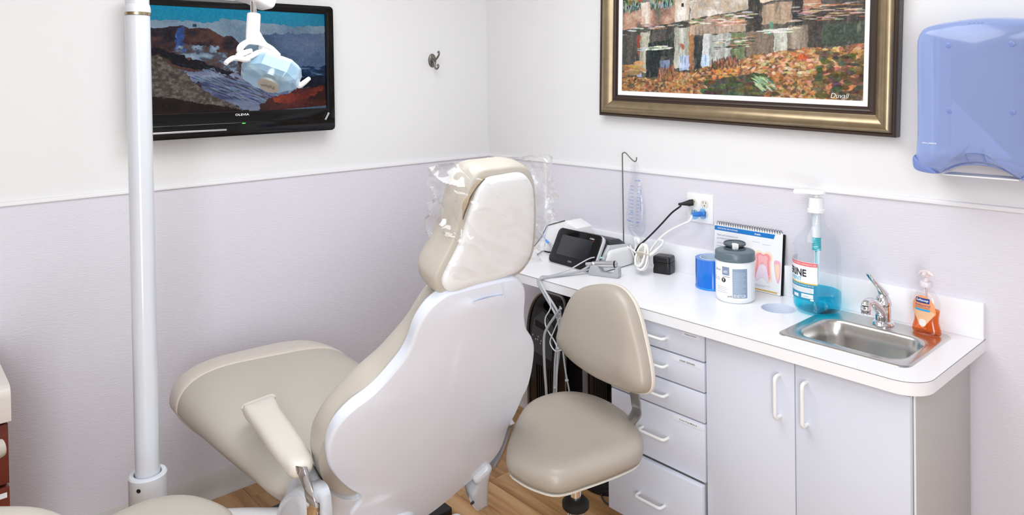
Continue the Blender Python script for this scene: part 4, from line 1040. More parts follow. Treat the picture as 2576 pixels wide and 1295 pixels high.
def saline_bag():
    t = thing('saline_bag', 'clear saline bag with blue print hanging from the thin steel rod', 'bag', (1.034, -.088, CT + .14))
    pl = clear_mat('clear bag plastic', (.965, .97, .98), .03, .08, .3)
    fl = clear_mat('saline', (.965, .975, .99), .02, .04, .15)
    zt = CT
    st = [(.425, .010, .002), (.41, .014, .003), (.385, .017, .004), (.36, .020, .006), (.335, .027, .012), (.30, .036, .017), (.25, .045, .021), (.20, .047, .024), (.165, .045, .024), (.145, .038, .021), (.130, .025, .015), (.122, .010, .009)]
    def ring(h, a, b, k=1.0, lean=.0): return [(1.034 - .000 + a * k * math.cos(q) + (.43 - h) * .00, -.088 + b * k * math.sin(q) * 1.0, zt + h) for q in np.linspace(0, 2 * math.pi, 28, endpoint=False)]
    st = [tuple(q) for q in cr(st, 3)]
    obj('pouch', loft([[(x + .004 * noise.noise((x * 40, y * 40, z * 30)), y + .006 * noise.noise((x * 50 + 9, y * 50, z * 25)), z) for x, y, z in ring(*q)] for q in st]), pl, t, angle=70)
    obj('saline', loft([ring(*q, .9) for q in st if q[0] < .30]), fl, t)
    obj('hanger_sleeve', loft([[(1.034 - .012 + x, -.088 + y, zt + h) for x, y in ((-w, -.0015), (w, -.0015), (w, .0015), (-w, .0015))] for h, w in ((.415, .010), (.39, .012), (.33, .018), (.305, .022))]), pl, t)
    blue = mat('blue bag print', '3f74c8', .5)
    def hb(h): return np.interp(zt + h, [zt + q[0] for q in st[::-1]], [q[2] for q in st[::-1]]), np.interp(h, [q[0] for q in st[::-1]], [q[1] for q in st[::-1]])
    def P(w, h):
        b, a = hb(h); k = min(abs(w) / a, .97)
        return Vector((1.034 + w, -.088 - b * math.sqrt(1 - k * k) - .0035, zt + h))
    n = 0
    for h in np.arange(.175, .335, .014):
        obj('print_tick', loft([[P(x, h), P(x, h + .0014)] for x in np.linspace(-.012 - .008 * (n % 2), .004, 5)], (False, False), False), blue, t, smooth=False); n += 1
        obj('print_tick', loft([[P(x, h), P(x, h + .0012)] for x in np.linspace(.018, .030, 4)], (False, False), False), blue, t, smooth=False)
    for s, w, hh, x, h in (('1000', .013, .006, -.010, .222), ('NaCl 0.9%', .026, .006, -.032, .189), ('500', .010, .006, .020, .186), ('SODIUM', .020, .006, .004, .350)):
        obj('lettering', text(s, w, hh, lambda a, b, x=x, h=h: P(x + a, h + b), bold=.01), blue, t, smooth=False)
    def Pv(a, b): return P(.036 - b, .27 + a)
    obj('lettering', text('Sodium Chloride Injection', .085, .009, lambda a, b: P(.030 - (a - .04) * .05 - .0 + b * .6, .235 + a), bold=.004), blue, t, smooth=False)
    obj('port', lathe([(.013, .0), (.014, -.006), (.012, -.018), (.007, -.026), (.0065, -.045), (.008, -.047), (.008, -.06), (.004, -.062)], (1.032, -.088, zt + .126), n=18), M['whiteplastic'], t, label='white spike port')
    obj('outlet_flap', tube([(1.042, -.09, zt + .12), (1.048, -.092, zt + .106), (1.046, -.092, zt + .096)], [.011, .009, .004], 10), M['whiteplastic'], t)
    obj('drip_line', tube([(1.032, -.088, zt + .066), (1.033, -.09, zt + .05), (1.03, -.094, zt + .036), (1.01, -.1, zt + .090)], .003, 8), M['whitecord'], t)
saline_bag()

def cradle_and_handpiece():
    t = thing('handpiece_cradle', 'grey plastic rest holding the silver motor handpiece', 'holder', (1.03, -.235, CT))
    ex = Vector((.99, .36, 0)).normalized()
    F = Frame((1.022, -.272, CT), ex, (0, 0, 1))
    if F.n.y > 0: F.n = -F.n
    O = [(-.058, 0), (.060, 0), (.064, .010), (.062, .040), (.052, .042), (.044, .022), (.030, .014), (-.008, .014), (-.020, .036), (-.030, .040), (-.052, .036), (-.060, .014)]
    obj('rest', slab(F, O, -.018, .018), M['greyplastic'], t, bevel=.003, seg=3)
    h = thing('motor_handpiece', 'silver motor handpiece lying in the grey rest', 'handpiece', tuple(F(0, .03, 0)))
    a, b = F(-.052, .040, 0), F(.052, .0505, .0)
    d = (b - a)
    L = d.length
    obj('barrel', lathe([(.006, 0), (.0105, .003), (.0108, .012), (.0095, .014), (.0122, .016), (.0125, L * .45), (.0122, L * .86), (.0128, L * .88), (.0128, L * .97), (.009, L)], a, d, 24), M['silver'], h)
    obj('black_collar', lathe([(.0132, L * .90), (.0135, L * .905), (.0135, L * .955), (.0130, L * .96)], a, d, 24), M['black'], h)
    obj('cable_boot', lathe([(.0065, -.024), (.0075, -.012), (.0085, 0)], a, d, 16), M['greyplastic'], h)
cradle_and_handpiece()

# grey hoses that leave the console, gather at the worktop edge and hang down in front of the tower heater
def hoses():
    e = (.985, -.515)
    t = thing('hose_bundle', 'bundle of grey hoses hanging over the worktop edge left of the stool', 'hoses', (.93, -.5, .3))
    zc = CT
    m = M['tube']
    thin = mat('thin clear grey hose', 'c8cacd', .35)
    edge = Vector((.985, -.489, CT + .006))
    E = (1.002,-0.497,0.814); Ev = Vector(E)
    A = Vector((.905, -.474, CT + .008)); 
    obj('hose', tube([(.99, -.252, zc + .026), (.960, -.30, zc + .018), (.93, -.37, zc + .010), (.905, -.44, zc + .009), (.898, -.478, zc + .008), (.895, -.494, zc - .012), (0.995,-0.497,0.739), (0.997,-0.495,0.636), (0.973,-0.49,0.509), (0.962,-0.485,0.438), (0.941,-0.47,0.328)], .0050, 8), m, t)
    obj('hose', tube([(.968, -.290, zc + .036), (.945, -.33, zc + .014), (.915, -.40, zc + .008), (.900, -.455, zc + .008), (.893, -.482, zc + .006), (.890, -.496, zc - .015), (0.991,-0.5,0.724), (0.991,-0.497,0.65), (0.97,-0.492,0.569), (0.959,-0.49,0.438), (0.942,-0.48,0.332)], .0048, 8), m, t)
    obj('hose', tube([(.985, -.232, zc + .055), (.955, -.275, zc + .058), (.92, -.36, zc + .022), (.898, -.44, zc + .010), (.884, -.484, zc + .004), (0.962,-0.505,0.77), (0.936,-0.508,0.713), (0.942,-0.508,0.677), (0.983,-0.508,0.638), (0.995,-0.506,0.612), (0.991,-0.503,0.57), (0.982,-0.5,0.448), (0.97,-0.49,0.345)], .0026, 7), thin, t)
    obj('hose', tube([(1.021,-0.51,0.77), (1,-0.512,0.743), (0.953,-0.512,0.685), (0.932,-0.512,0.638), (0.93,-0.51,0.532), (0.932,-0.505,0.434), (0.929,-0.5,0.334)], .0050, 8), m, t)
    obj('hose', tube([(1.017,-0.515,0.733), (0.985,-0.515,0.674), (0.967,-0.515,0.636), (0.975,-0.515,0.617), (0.996,-0.515,0.607), (1.025,-0.515,0.619)], .0024, 7), thin, t)
    obj('hose', tube([(1.01,-0.503,0.773), (1.016,-0.505,0.702), (1.016,-0.5,0.628), (1.019,-0.49,0.538), (1.028,-0.48,0.457), (1.032,-0.47,0.36)], .0032, 7), m, t)
    for q in ((1.003,-0.512,0.618), (0.971,-0.497,0.459), (1.01,-0.506,0.747), (1.023,-0.487,0.499)):
        obj('tie', lathe([(.0065, -.003), (.0072, -.001), (.0072, .001), (.0065, .003)], q, (0, 0, 1), 10), m, t)
    obj('hose_plug', lathe([(.0085, 0), (.0085, .022), (.006, .030), (.0045, .032)], (.993, -.250, zc + .026), (-.86, -.5, -.10), 14), M['silver'], t, label='silver metal plug')
    obj('hose_tip', tube([(.986, -.231, zc + .055), (.974, -.246, zc + .058)], .0042, 8, 1), mat('pale turquoise sleeve', 'a8dede', .4), t, label='pale turquoise sleeve')
hoses()

# ------------------------------------------------------------------ coil of white cable, cords, outlet
def outlet():
    t = thing('wall_outlet', 'white four-socket wall outlet above the worktop', 'outlet', (1.278, 0, 1.045))
    x0, x1, z0, z1 = 1.2205, 1.3360, 1.0475, 1.158
    obj('plate', box(x0, x1, -.0095, -.003, z0, z1), M['whiteplastic'], t, bevel=.002)
    ivory = mat('ivory socket', 'e6e0d2', .4)
    for x in (1.2505, 1.3005):
        for z in (1.0845, 1.1215):
            s = obj('socket', loft([[(x + a, -y, z + b) for a, b in [(.0165 * math.cos(q), max(-.0135, min(.0135, .0165 * math.sin(q)))) for q in np.linspace(0, 2 * math.pi, 32, endpoint=False)]] for y in (.009, .0115)]), ivory, t, label='ivory socket face')
            for a, w, h in ((-.006, .0018, .008), (.006, .0018, .0065)):
                obj('slot', box(x + a - w / 2, x + a + w / 2, -.0119, -.0115, z + .001, z + .001 + h), M['ink'], s, smooth=False)
            obj('slot', lathe([(.0024, 0), (.0024, .0004)], (x, -.0115, z - .007), (0, -1, 0), 10), M['ink'], s, smooth=False)
outlet()

def black_cord():
    t = thing('black_power_cord', 'thin black power cord plugged into the upper left socket', 'cord', (1.2, -.05, .95))
    d = Vector((-.5, -.86, -.05)).normalized()
    p = Vector((1.2505, -.012, 1.1215))
    q = Vector((-.72, -.68, -.12)).normalized()
    obj('plug', loft([[p + q * s + Vector((0, 0, 1)) * b * math.sin(a) + Vector((.68, -.72, 0)) * b2 * math.cos(a) for a in np.linspace(0, 2 * math.pi, 16, endpoint=False)] for s, b, b2 in ((0, .012, .011), (.014, .013, .0125), (.024, .010, .010), (.034, .0075, .0075), (.044, .0055, .0055), (.056, .0045, .0045))]), M['rubber'], t, angle=50)
    obj('cord', tube([p + q * .054, (1.223,-0.055,1.11), (1.186,-0.06,1.08), (1.145,-0.065,1.036), (1.112,-0.07,1.001), (1.084,-0.085,0.968), (1.06,-0.095,0.943), (1.048,-0.1,0.929), (1.035,-0.1,0.899), (1.045, -.10, CT + .03), (1.03, -.09, CT + .012)], .0036, 8), M['rubber'], t)
black_cord()

def white_cord():
    t = thing('white_cable_coil', 'tied coil of white cable with a clear blue plug in the lower right socket', 'cable', (1.08, -.1, CT))
    bl = clear_mat('clear blue plug plastic', (.55, .78, .97), .05, .08, .35)
    p = Vector((1.3005, -.0115, 1.0845)); q = Vector((-.62, -.78, -.06)).normalized()
    obj('plug', lathe([(.019, 0), (.0205, .006), (.019, .012), (.011, .018), (.011, .024), (.0165, .030), (.0185, .038), (.0175, .045), (.012, .049), (.004, .051)], p, q, 28), bl, t, label='clear blue plug')
    obj('plug_core', lathe([(.009, 0), (.009, .03), (.007, .04), (.005, .048)], p, q, 14), mat('blue plug inside', '4a90d4', .4), t)
    m = M['whitecord']
    obj('cable', tube([p + q * .046, (1.267,-0.06,1.06), (1.231,-0.06,1.04), (1.185,-0.06,1.015), (1.147,-0.065,0.987), (1.115,-0.07,0.954), (1.097,-0.08,0.922), (1.099,-0.1,0.894), (1.102,-0.125,0.875)], .0048, 10), m, t)
    # the coil: a bundle leaning on the charger and tied in its middle
    rs = random.Random(4)
    top, bot = (1.084,-0.085,0.949), (1.105,-0.175,0.857)
    cen = (Vector(top) + Vector(bot)) / 2
    for k in range(7):
        w = .020 + .004 * (k % 3) + rs.uniform(-.002, .002); hh = .036 + rs.uniform(-.006, .006) + .003 * k
        up = (Vector(top) - Vector(bot)).normalized(); sd = Vector((.86, -.2, -.35)).normalized(); nn = up.cross(sd).normalized()
        off = nn * (k - 3) * -.0045 + sd * rs.uniform(-.008, .008)
        pts = []
        for j in range(10):
            a = 2 * math.pi * j / 9
            pts.append(cen + off + up * hh * math.cos(a) + sd * w * math.sin(a) * (1 - .45 * math.cos(a)) + nn * .004 * math.sin(2 * a))
        for q in pts: q.z = max(q.z, CT + .006)
        obj('cable_loop', tube(pts, .0046, 9, 5), m, t)
    obj('cable', tube([(0.855,-0.13,0.949), (0.872,-0.1,0.941), (0.913,-0.085,0.933), (0.966,-0.085,0.922), (1.015,-0.095,0.915), (1.057,-0.11,0.904), (1.095,-0.12,0.893)], .0046, 9), m, t)
    obj('cable', tube([(1.129,-0.075,0.968), (1.15,-0.07,0.966), (1.142,-0.075,0.947), (1.115,-0.095,0.918), (1.091,-0.12,0.896)], .0044, 9), m, t)
    obj('cable', tube([(1.15,-0.06,0.955), (1.132,-0.08,0.93), (1.111,-0.1,0.908), (1.083,-0.125,0.887)], .0044, 9), m, t)
    tie = mat('paper cable tie', 'ddd2c4', .7)
    u = (Vector(top) - Vector(bot)).normalized()
    obj('tie', lathe([(.0295, -.002), (.0305, 0), (.0295, .002)], cen + u * .006, u, 18), tie, t)
    obj('tie_end', tube([(1.114,-0.11,0.89), (1.135,-0.115,0.881), (1.137,-0.118,0.869), (1.131,-0.118,0.862)], .0013, 6), tie, t)
white_cord()

# ------------------------------------------------------------------ white device and small things behind the console
def back_things():
    t = thing('white_device', 'white plastic device with dark edges half hidden behind the headrest', 'device', (.60, -.14, CT))
    prof = [(0.51,-0.16,0.819), (0.555,-0.16,0.901), (0.597,-0.16,0.96), (0.703,-0.16,0.996), (0.77,-0.16,0.973), (0.768,-0.16,0.863), (0.649,-0.16,0.825)]
    zmin = CT + .001
    P = [(x, max(z, zmin)) for x, y, z in prof]
    P = [(P[0][0], zmin + .012), P[1], P[2], P[3], P[4], (P[5][0], zmin), (P[0][0] + .02, zmin)]
    F = Frame((0, -.16, 0), (1, 0, 0), (0, 0, 1), (0, -1, 0))
    obj('housing', slab(F, P, -.10, 0), M['whiteplastic'], t, bevel=.002)
    ex = [(P[0][0] - .002, P[0][1]), (P[1][0] - .002, P[1][1]), (P[2][0] - .002, P[2][1] + .002), (P[3][0], P[3][1] + .0022)]
    obj('dark_edge', tube([F(a, b, .001) for a, b in ex], .0022, 6, 1), M['black'], t, label='thin black edging')
    c = thing('pen_holder_box', 'tiny white box with a dark opening beside the console screen', 'box', (.70, -.155, CT))
    a = (0.67,-0.17,0.907)
    obj('case', box(a[0] - .010, a[0] + .030, -.171, -.14, CT, a[2] + .014), M['whiteplastic'], c, bevel=.001)
    obj('opening', ([(a[0] - .008, -.1714, a[2] + .006), (a[0] + .004, -.1714, a[2] + .004), (a[0] - .002, -.1714, a[2] - .018)], [(0, 1, 2)]), M['ink'], c, smooth=False, label='dark opening')
    h = thing('blue_tipped_handpiece', 'silver handpiece with a bright blue tip left of the console', 'handpiece', (0.651,-0.2,0.891))
    a, b = Vector((0.694,-0.2,0.868)), Vector((0.646,-0.2,0.896)); d = (b - a).normalized()
    L = (b - a).length
    a2 = a - d * .02
    obj('shaft', lathe([(.008, 0), (.008, L + .012), (.0075, L + .018), (.006, L + .021)], a2, d, 20), M['silver'], h)
    obj('tip', lathe([(.0058, L + .02), (.0054, L + .030), (.0042, L + .046), (.003, L + .048)], a2, d, 16), mat('bright blue tip', '4a96ec', .35), h, label='bright blue tip')
    k = thing('black_cable_end', 'short loop of black cable on the worktop beside the headrest', 'cable', (.62, -.27, CT))
    obj('loop', tube([(0.612,-0.239,0.85), (0.586,-0.183,0.85), (0.612,-0.172,0.849), (0.639,-0.165,0.849), (0.65,-0.199,0.848), (0.685,-0.234,0.848), (0.715,-0.242,0.848)], .0034, 8), M['rubber'], k)
back_things()

# ------------------------------------------------------------------ tower heaters in the knee space under the worktop
def tower(x0, x1, y, zt, label, head=True):
    cx = (x0 + x1) / 2; w = (x1 - x0) / 2
    t = thing('tower_heater', label, 'heater', (cx, y + .06, 0), None)
    F = Frame((cx, y, 0), (1, 0, 0), (0, 0, 1), (0, -1, 0))
    O = [(-w, .05), (w, .05), (w, zt - .02), (w * .97, zt - .008)] + [(w * math.cos(q) if q > 1.2 else w * .97, zt - .16 + .16 * math.sin(q)) for q in np.linspace(1.2, math.pi, 14)]
    O = [(-w, .05), (w, .05), (w, zt - .03)] + [(w - .03 + .03 * math.cos(q), zt - .03 + .03 * math.sin(q)) for q in np.linspace(.3, 1.5, 5)] + [(w * .2 - w * 1.2 * math.sin(q), zt - .21 + .21 * math.cos(q)) for q in np.linspace(0.05, 1.5, 14)]
    hole = [(w * .30 + w * .42 * math.cos(q), zt - .062 + .026 * math.sin(q)) for q in np.linspace(2 * math.pi, 0, 20, endpoint=False)]
    obj('body', slab(F, O, -.10, 0, (hole,) if head else ()), M['blackgloss'], t, bevel=.004)
    rim = [F(a, b, .001) for a, b in O[2:]] + [F(*O[0], .001)]
    obj('silver_rim', tube(rim, .006, 8, 1), M['greymetal'], t, label='grey metal rim')
    obj('silver_rim', tube([F(w, .05, .001), F(w, zt - .03, .001)], .004, 8, 1), M['greymetal'], t)
    obj('base', lathe([(.115, 0), (.118, .006), (.115, .022), (.09, .030), (.06, .05)], (cx, y + .05, 0), n=40), M['black'], t)
    if head:
        panel = mat('smoky control panel', '3a3c3e', .2, coat=.4)
        pp = [(-w * .93, zt - .27), (w * .3, zt - .29), (w * .42, zt - .14), (-w * .1, zt - .085), (-w * .62, zt - .13)]
        obj('control_panel', slab(F, pp, .0005, .002), panel, t)
        for k in range(7):
            obj('button_mark', lathe([(.0035, 0), (.0035, .0006), (.002, .0008)], F(-w * .70 + .017 * (k % 4) + .03 * (k // 4), zt - .205 - .014 * (k % 2) - .012 * (k // 4), .002), (0, -1, 0), 8), M['greyplastic'], t)
        obj('display_window', slab(F, [(-w * .55, zt - .135), (w * .15, zt - .150), (w * .15, zt - .175), (-w * .55, zt - .160)], .002, .003), M['blackgloss'], t)
    for k in range(10):
        x = -w * .55 + k * w * 1.1 / 9
        obj('vent_slat', box(cx + x - .0022, cx + x + .0022, y - .003, y - .0005, .10, zt - (.33 if head else .12)), M['black'], t, smooth=False)
tower(.555, .785, -.25, .705, 'tall black tower heater with a handle hole, behind the hanging hoses')
tower(.905, 1.037, -.25, .60, 'narrow black tower heater on a round base beside the drawers', False)
fc = obj('heater_cord', tube([(1.02, -.17, .010), (1.10, -.20, .008), (1.118,-0.305,0.006), (1.106,-0.329,0.006), (1.064,-0.333,0.006), (1.024,-0.307,0.006), (1.005,-0.263,0.006), (1.012,-0.231,0.006), (1.00, -.14, .008), (.98, -.10, .012)], .0035, 8), M['darkgrey'])
tag(fc, 'loop of dark grey cord on the floor beside the bottom drawer', 'cord')

# ------------------------------------------------------------------ dental chair
def frame_of(O, rho, a=-3):
    rho, a = R(rho), R(a)
    return Frame(O, (-math.sin(a), math.cos(a), 0), (math.sin(rho) * math.cos(a), math.sin(rho) * math.sin(a), math.cos(rho)))
FB = frame_of((1.275, -1.24, .7), 30)     # back plane: w across (to the window side), s up the back, n out of the shell
FH = frame_of((1.50, -1.228, 1.1), 14)    # headrest plate
def dental_chair():
    t = thing('dental_chair', 'beige upholstered dental chair seen from behind with a white back shell', 'chair', (.95, -1.28, 0))
    # --- seat and leg rest: cross sections along the chair
    st = [  # x, centre y, half width, top z at centre, crown drop at the edge, bottom z
        (.205, -1.361, 0.106, 0.577, .040, .50), (.214, -1.359, 0.166, 0.596, .048, .480), (.232, -1.357, 0.221, 0.614, .056, .462), (.258, -1.355, 0.263, 0.626, .064, .450), (.30, -1.353, 0.289, 0.633, .068, .446), (.40, -1.350, 0.300, 0.634, .068, .444),
        (.55, -1.343, 0.298, 0.626, .060, .444), (.70, -1.330, 0.294, 0.604, .050, .440), (.85, -1.315, 0.286, 0.574, .034, .425), (.95, -1.300, 0.290, 0.558, .028, .44), (1.0, -1.292, 0.270, 0.548, .026, .47), (1.03, -1.290, 0.235, 0.535, .03, .48)]
    ss = [tuple(q) for q in cr(st, 4)]
    def section(x, cy, hw, zt, dr, zb, g=0.0):
        ring = []; mid = zt - dr - .035
        for q in np.linspace(0, 2 * math.pi, 64, endpoint=False):
            c, s = math.cos(q), math.sin(q)
            w = math.copysign(abs(c) ** .52, c)
            if s >= 0: z = mid + (zt - mid) * abs(s) ** .95 + g * s
            else: w *= 1 - .40 * abs(s) ** .9; z = mid - (mid - zb + .085) * abs(s) ** .8 + g * s
            ring.append((x, cy + (hw + g) * w, z))
        return ring
    body = [q for q in ss if q[0] > .33]
    obj('seat_cushion', loft([section(*q) for q in body]), M['vinyl'], t, angle=60)
    cover = [q for q in ss if q[0] <= .40]
    xs = cover[-1][0]
    # toe cover: its edge runs slantwise over the pad
    rings = []
    for q in cover:
        rings.append(section(*q, .0045))
    e = cover[-1]
    def slant(P, amt): return [(x + amt * (.030 * math.sin((y + 1.34) * 7) - .03 * (z - .55) / .1), y, z) for x, y, z in P]
    n = len(rings)
    rings = [slant(r, (k / (n - 1)) ** 2) for k, r in enumerate(rings)]
    rings.append(slant(section(e[0] + .004, *e[1:], .001), 1))
    obj('toe_cover', loft(rings), mat('pinkish beige vinyl', 'ccc3b8', .38, bump=((200, 200, 200), .08, .001, 2)), t, angle=60, label='fitted vinyl toe cover')
    # pan and pedestal below
    obj('seat_pan', box(.55, .98, -1.48, -1.10, .36, .42), M['shell'], t, bevel=.03, seg=3)
    obj('pedestal', loft([[(x, y, z) for x, y in rrect(.80 - d, 1.08 + d, -1.40 - d, -1.16 + d, .08, 6)] for z, d in ((.05, .04), (.10, .02), (.36, .0))]), M['shell'], t, bevel=.004)
    obj('base_plate', loft([[(x, y, z) for x, y in rrect(.30, 1.00, -1.55, -1.02, .10, 6)] for z in (.0, .045, .05)]), M['darkgrey'], t, bevel=.004)
    # --- back: white shell and upholstered cushion, both from the outline of the back
    L = [(-0.104,0.461),(-0.121,0.457),(-0.15,0.432),(-0.167,0.394),(-0.172,0.357),(-0.172,0.314),(-0.18,0.272),(-0.199,0.232),(-0.223,0.192),(-0.248,0.163),(-0.282,0.139),(-0.309,0.105),(-0.321,0.067),(-0.323,0.026),(-0.316,-0.018),(-0.297,-0.073),(-0.264,-0.132),(-0.216,-0.199),(-0.181,-0.238)]
    low = [(-0.167,-0.268),(-0.173,-0.296),(-0.185,-0.319),(-0.177,-0.372),(-0.137,-0.443),(0.012,-0.521),(0.121,-0.509),(0.218,-0.441),(0.26,-0.406),(0.303,-0.363)]
    Rr = [(0.327,-0.299),(0.318,-0.195),(0.324,-0.136),(0.323,-0.065),(0.326,-0.018),(0.31,0.063),(0.282,0.15),(0.252,0.201),(0.212,0.25),(0.179,0.318),(0.153,0.392),(0.125,0.435),(0.094,0.46),(0.062,0.465),(-0.013,0.466)]
    outline = L + low + Rr
    sp = [(-0.035,-0.272), (0.009,0.392)]
    obj('back_shell', pillow(FB, outline, sp, [('f', .9, -.032), ('d', .004, -.031), ('d', 0, -.026), ('d', 0, -.0060), ('d', .0005, -.004), ('d', .0050, .0008), ('d', .0060, .0013), ('d', .0075, .0016), ('d', .03, .004), ('d', .06, .0075), ('f', .5, .012), ('f', .25, .0145), ('f', .04, .0155)], 170), M['shell'], t, angle=60)
    # cushion: same outline above the hips, a little wider, wrapping forward
    Lc = [(-0.049,0.427),(-0.095,0.419),(-0.121,0.39),(-0.137,0.342),(-0.152,0.295),(-0.179,0.246),(-0.208,0.202),(-0.248,0.162),(-0.277,0.126),(-0.313,0.073),(-0.33,0.026),(-0.333,-0.023),(-0.322,-0.079),(-0.299,-0.144),(-0.257,-0.218),(-0.194,-0.3),(-0.138,-0.36)]
    lowc = [(-0.048,-0.41),(0.077,-0.423),(0.171,-0.398)]
    Rc = [(0.272,-0.336),(0.303,-0.248),(0.317,-0.135),(0.316,-0.03),(0.307,0.05),(0.292,0.096),(0.257,0.146),(0.231,0.183),(0.204,0.24),(0.184,0.299),(0.174,0.338),(0.153,0.379),(0.125,0.41),(0.03,0.426)]
    oc = Lc + lowc + Rc
    spc = [(-0.033,-0.219), (0.051,0.329)]
    obj('back_cushion', pillow(FB, oc, spc, [('f', .85, -.022), ('d', .006, -.0225), ('d', .004, -.030), ('d', .0005, -.045), ('d', 0, -.060), ('d', .004, -.078), ('d', .012, -.094), ('d', .026, -.108), ('d', .05, -.118), ('f', .6, -.126), ('f', .05, -.13)], 150), M['vinyl'], t, angle=60)
    obj('shell_crease', tube([FB(*(0.041,0.463), .0098), FB(*(0.057,0.424), .0125), FB(*(0.072,0.383), .0145)], .0014, 6), M['shell'], t)
    # --- headrest
    plate = [(-0.154,0.032),(-0.147,0.061),(-0.131,0.094),(-0.115,0.136),(-0.105,0.185),(-0.095,0.228),(-0.083,0.261),(-0.063,0.281),(-0.022,0.285),(0.033,0.286),(0.064,0.27),(0.086,0.238),(0.101,0.178),(0.11,0.111),(0.112,0.065),(0.099,0.037),(0.074,0.016),(0.012,0.007),(-0.061,0.005),(-0.118,0.001),(-0.141,0.01)]
    sph = [(-0.031,0.081), (0.01,0.2)]
    obj('headrest_plate', pillow(FH, plate, sph, [('f', .9, -.010), ('d', .003, -.008), ('d', 0, -.003), ('d', .002, .003), ('d', .007, .007), ('f', .7, .009), ('f', .05, .010)], 120), M['headshell'], t, angle=60)
    Oc = [(-0.172,0.036),(-0.165,0.067),(-0.15,0.098),(-0.133,0.139),(-0.125,0.188),(-0.116,0.236),(-0.104,0.273),(-0.079,0.298),(-0.027,0.301),(0.036,0.301),(0.074,0.286),(0.1,0.244),(0.118,0.175),(0.129,0.106),(0.131,0.057),(0.117,0.024),(0.085,-0.001),(0.017,-0.008),(-0.058,-0.011),(-0.121,-0.013),(-0.156,0.002)]
    obj('headrest_cushion', pillow(FH, Oc, sph, [('f', .85, -.006), ('d', .006, -.006), ('d', .001, -.012), ('d', -.002, -.03), ('d', -.002, -.06), ('d', .003, -.085), ('d', .014, -.104), ('d', .034, -.118), ('f', .55, -.126), ('f', .05, -.13)], 130), M['vinyl'], t, angle=60)
    # torn upholstery along the top left edge of the headrest: a gash of foam with a dark split
    path = [(-0.114,0.182),(-0.109,0.213),(-0.1,0.239),(-0.088,0.261),(-0.068,0.275),(-0.039,0.281)]
    obj('worn_edge', tube([FH(w, s, -.0095) for w, s in path], [.003, .0085, .0095, .0095, .008, .003], 10), M['worn'], t, label='worn foam edge')
    obj('tear', tube([FH(w - .001 + .0012 * (i % 2), s + .001, -.0028) for i, (w, s) in enumerate(path)], [.001, .0028, .0035, .003, .0025, .001], 6), M['crack'], t, label='dark tear in the upholstery')
    obj('headrest_bar', slab(FB, [(-0.026,0.455),(0.021,0.457),(0.031,0.438),(-0.018,0.436)], -.012, -.004), M['greymetal'], t, bevel=.001, label='metal headrest slide')
    # --- hip brackets, armrest and pivot
    FA = Frame((0, -1.545, 0), (1, 0, 0), (0, 0, 1), (0, -1, 0))
    def xz(L_): return [(p[0], p[2]) for p in L_]
    hook = [(-0.148,-0.242),(-0.08,-0.346),(-0.105,-0.399),(-0.155,-0.449),(-0.242,-0.492),(-0.32,-0.437),(-0.357,-0.243),(-0.346,-0.136),(-0.332,-0.118),(-0.316,-0.121),(-0.298,-0.146),(-0.271,-0.191),(-0.235,-0.234),(-0.196,-0.267),(-0.168,-0.273)]
    obj('hip_bracket', slab(FB, [tuple(q) for q in even(cr(hook, 6, True), 70)], -.075, -.008), M['whitegloss'], t, bevel=.012, seg=4, angle=60)
    FA2 = Frame((0, -1.60, 0), (1, 0, 0), (0, 0, 1), (0, -1, 0))
    cap = xz([(1.064,-1.6,0.462),(1.075,-1.6,0.498),(1.096,-1.6,0.534),(1.138,-1.6,0.575),(1.19,-1.6,0.606),(1.23,-1.6,0.617),(1.255,-1.6,0.61),(1.266,-1.6,0.582),(1.267,-1.6,0.534),(1.239,-1.6,0.473),(1.1,-1.6,0.406)])
    obj('pivot_cover', pillow(FA2, cap, [xz([(1.175,-1.6,0.532)])[0], xz([(1.174,-1.6,0.491)])[0]], [('f', .95, -.048), ('d', 0, -.045), ('d', 0, .0), ('d', .004, .012), ('d', .014, .018), ('f', .5, .019), ('f', .1, .0192)], 80), M['whitegloss'], t, angle=60)
    # armrest pad: flat, rounded, its front end rolled under
    P = [(p[0], p[1]) for p in [(0.804,-1.592,0.672),(0.794,-1.576,0.672),(0.784,-1.505,0.672),(0.802,-1.498,0.672),(0.903,-1.516,0.672),(1.016,-1.534,0.672),(1.128,-1.553,0.672),(1.188,-1.564,0.672),(1.218,-1.582,0.672),(1.225,-1.602,0.672),(1.218,-1.625,0.672),(1.2,-1.633,0.672),(1.155,-1.633,0.672),(1.062,-1.624,0.672),(0.94,-1.608,0.672)]]
    FZ = Frame((0, 0, .672), (1, 0, 0), (0, 1, 0))
    obj('armrest_pad', pillow(FZ, P, [(.88, -1.553), (1.16, -1.60)], [('f', .8, -.032), ('d', .008, -.031), ('d', .001, -.022), ('d', 0, -.010), ('d', .004, .001), ('d', .013, .006), ('f', .5, .009), ('f', .1, .0095)], 90), mat('cream armrest vinyl', 'd8d2c8', .38), t, angle=60)
    a, b = (0.771,-1.573,0.653), (0.76,-1.488,0.653)
    obj('armrest_roll', tube([Vector(a) + Vector((.0, -.001, -.003)), Vector(a), (Vector(a) + Vector(b)) / 2, b, Vector(b) + Vector((0, .001, -.002))], [.006, .0125, .0135, .0125, .006], 14), mat('cream armrest vinyl', 'd6d0c6', .38), t)
    obj('armrest_strap', ribbon([(1.218,-1.61,0.671), (1.233,-1.61,0.653), (1.258,-1.612,0.636), (1.28,-1.614,0.622), (1.29,-1.614,0.603), (1.285,-1.612,0.548)], .026, (.85, .5, 0), .018), M['chrome'], t, bevel=.002, label='chrome armrest strap')
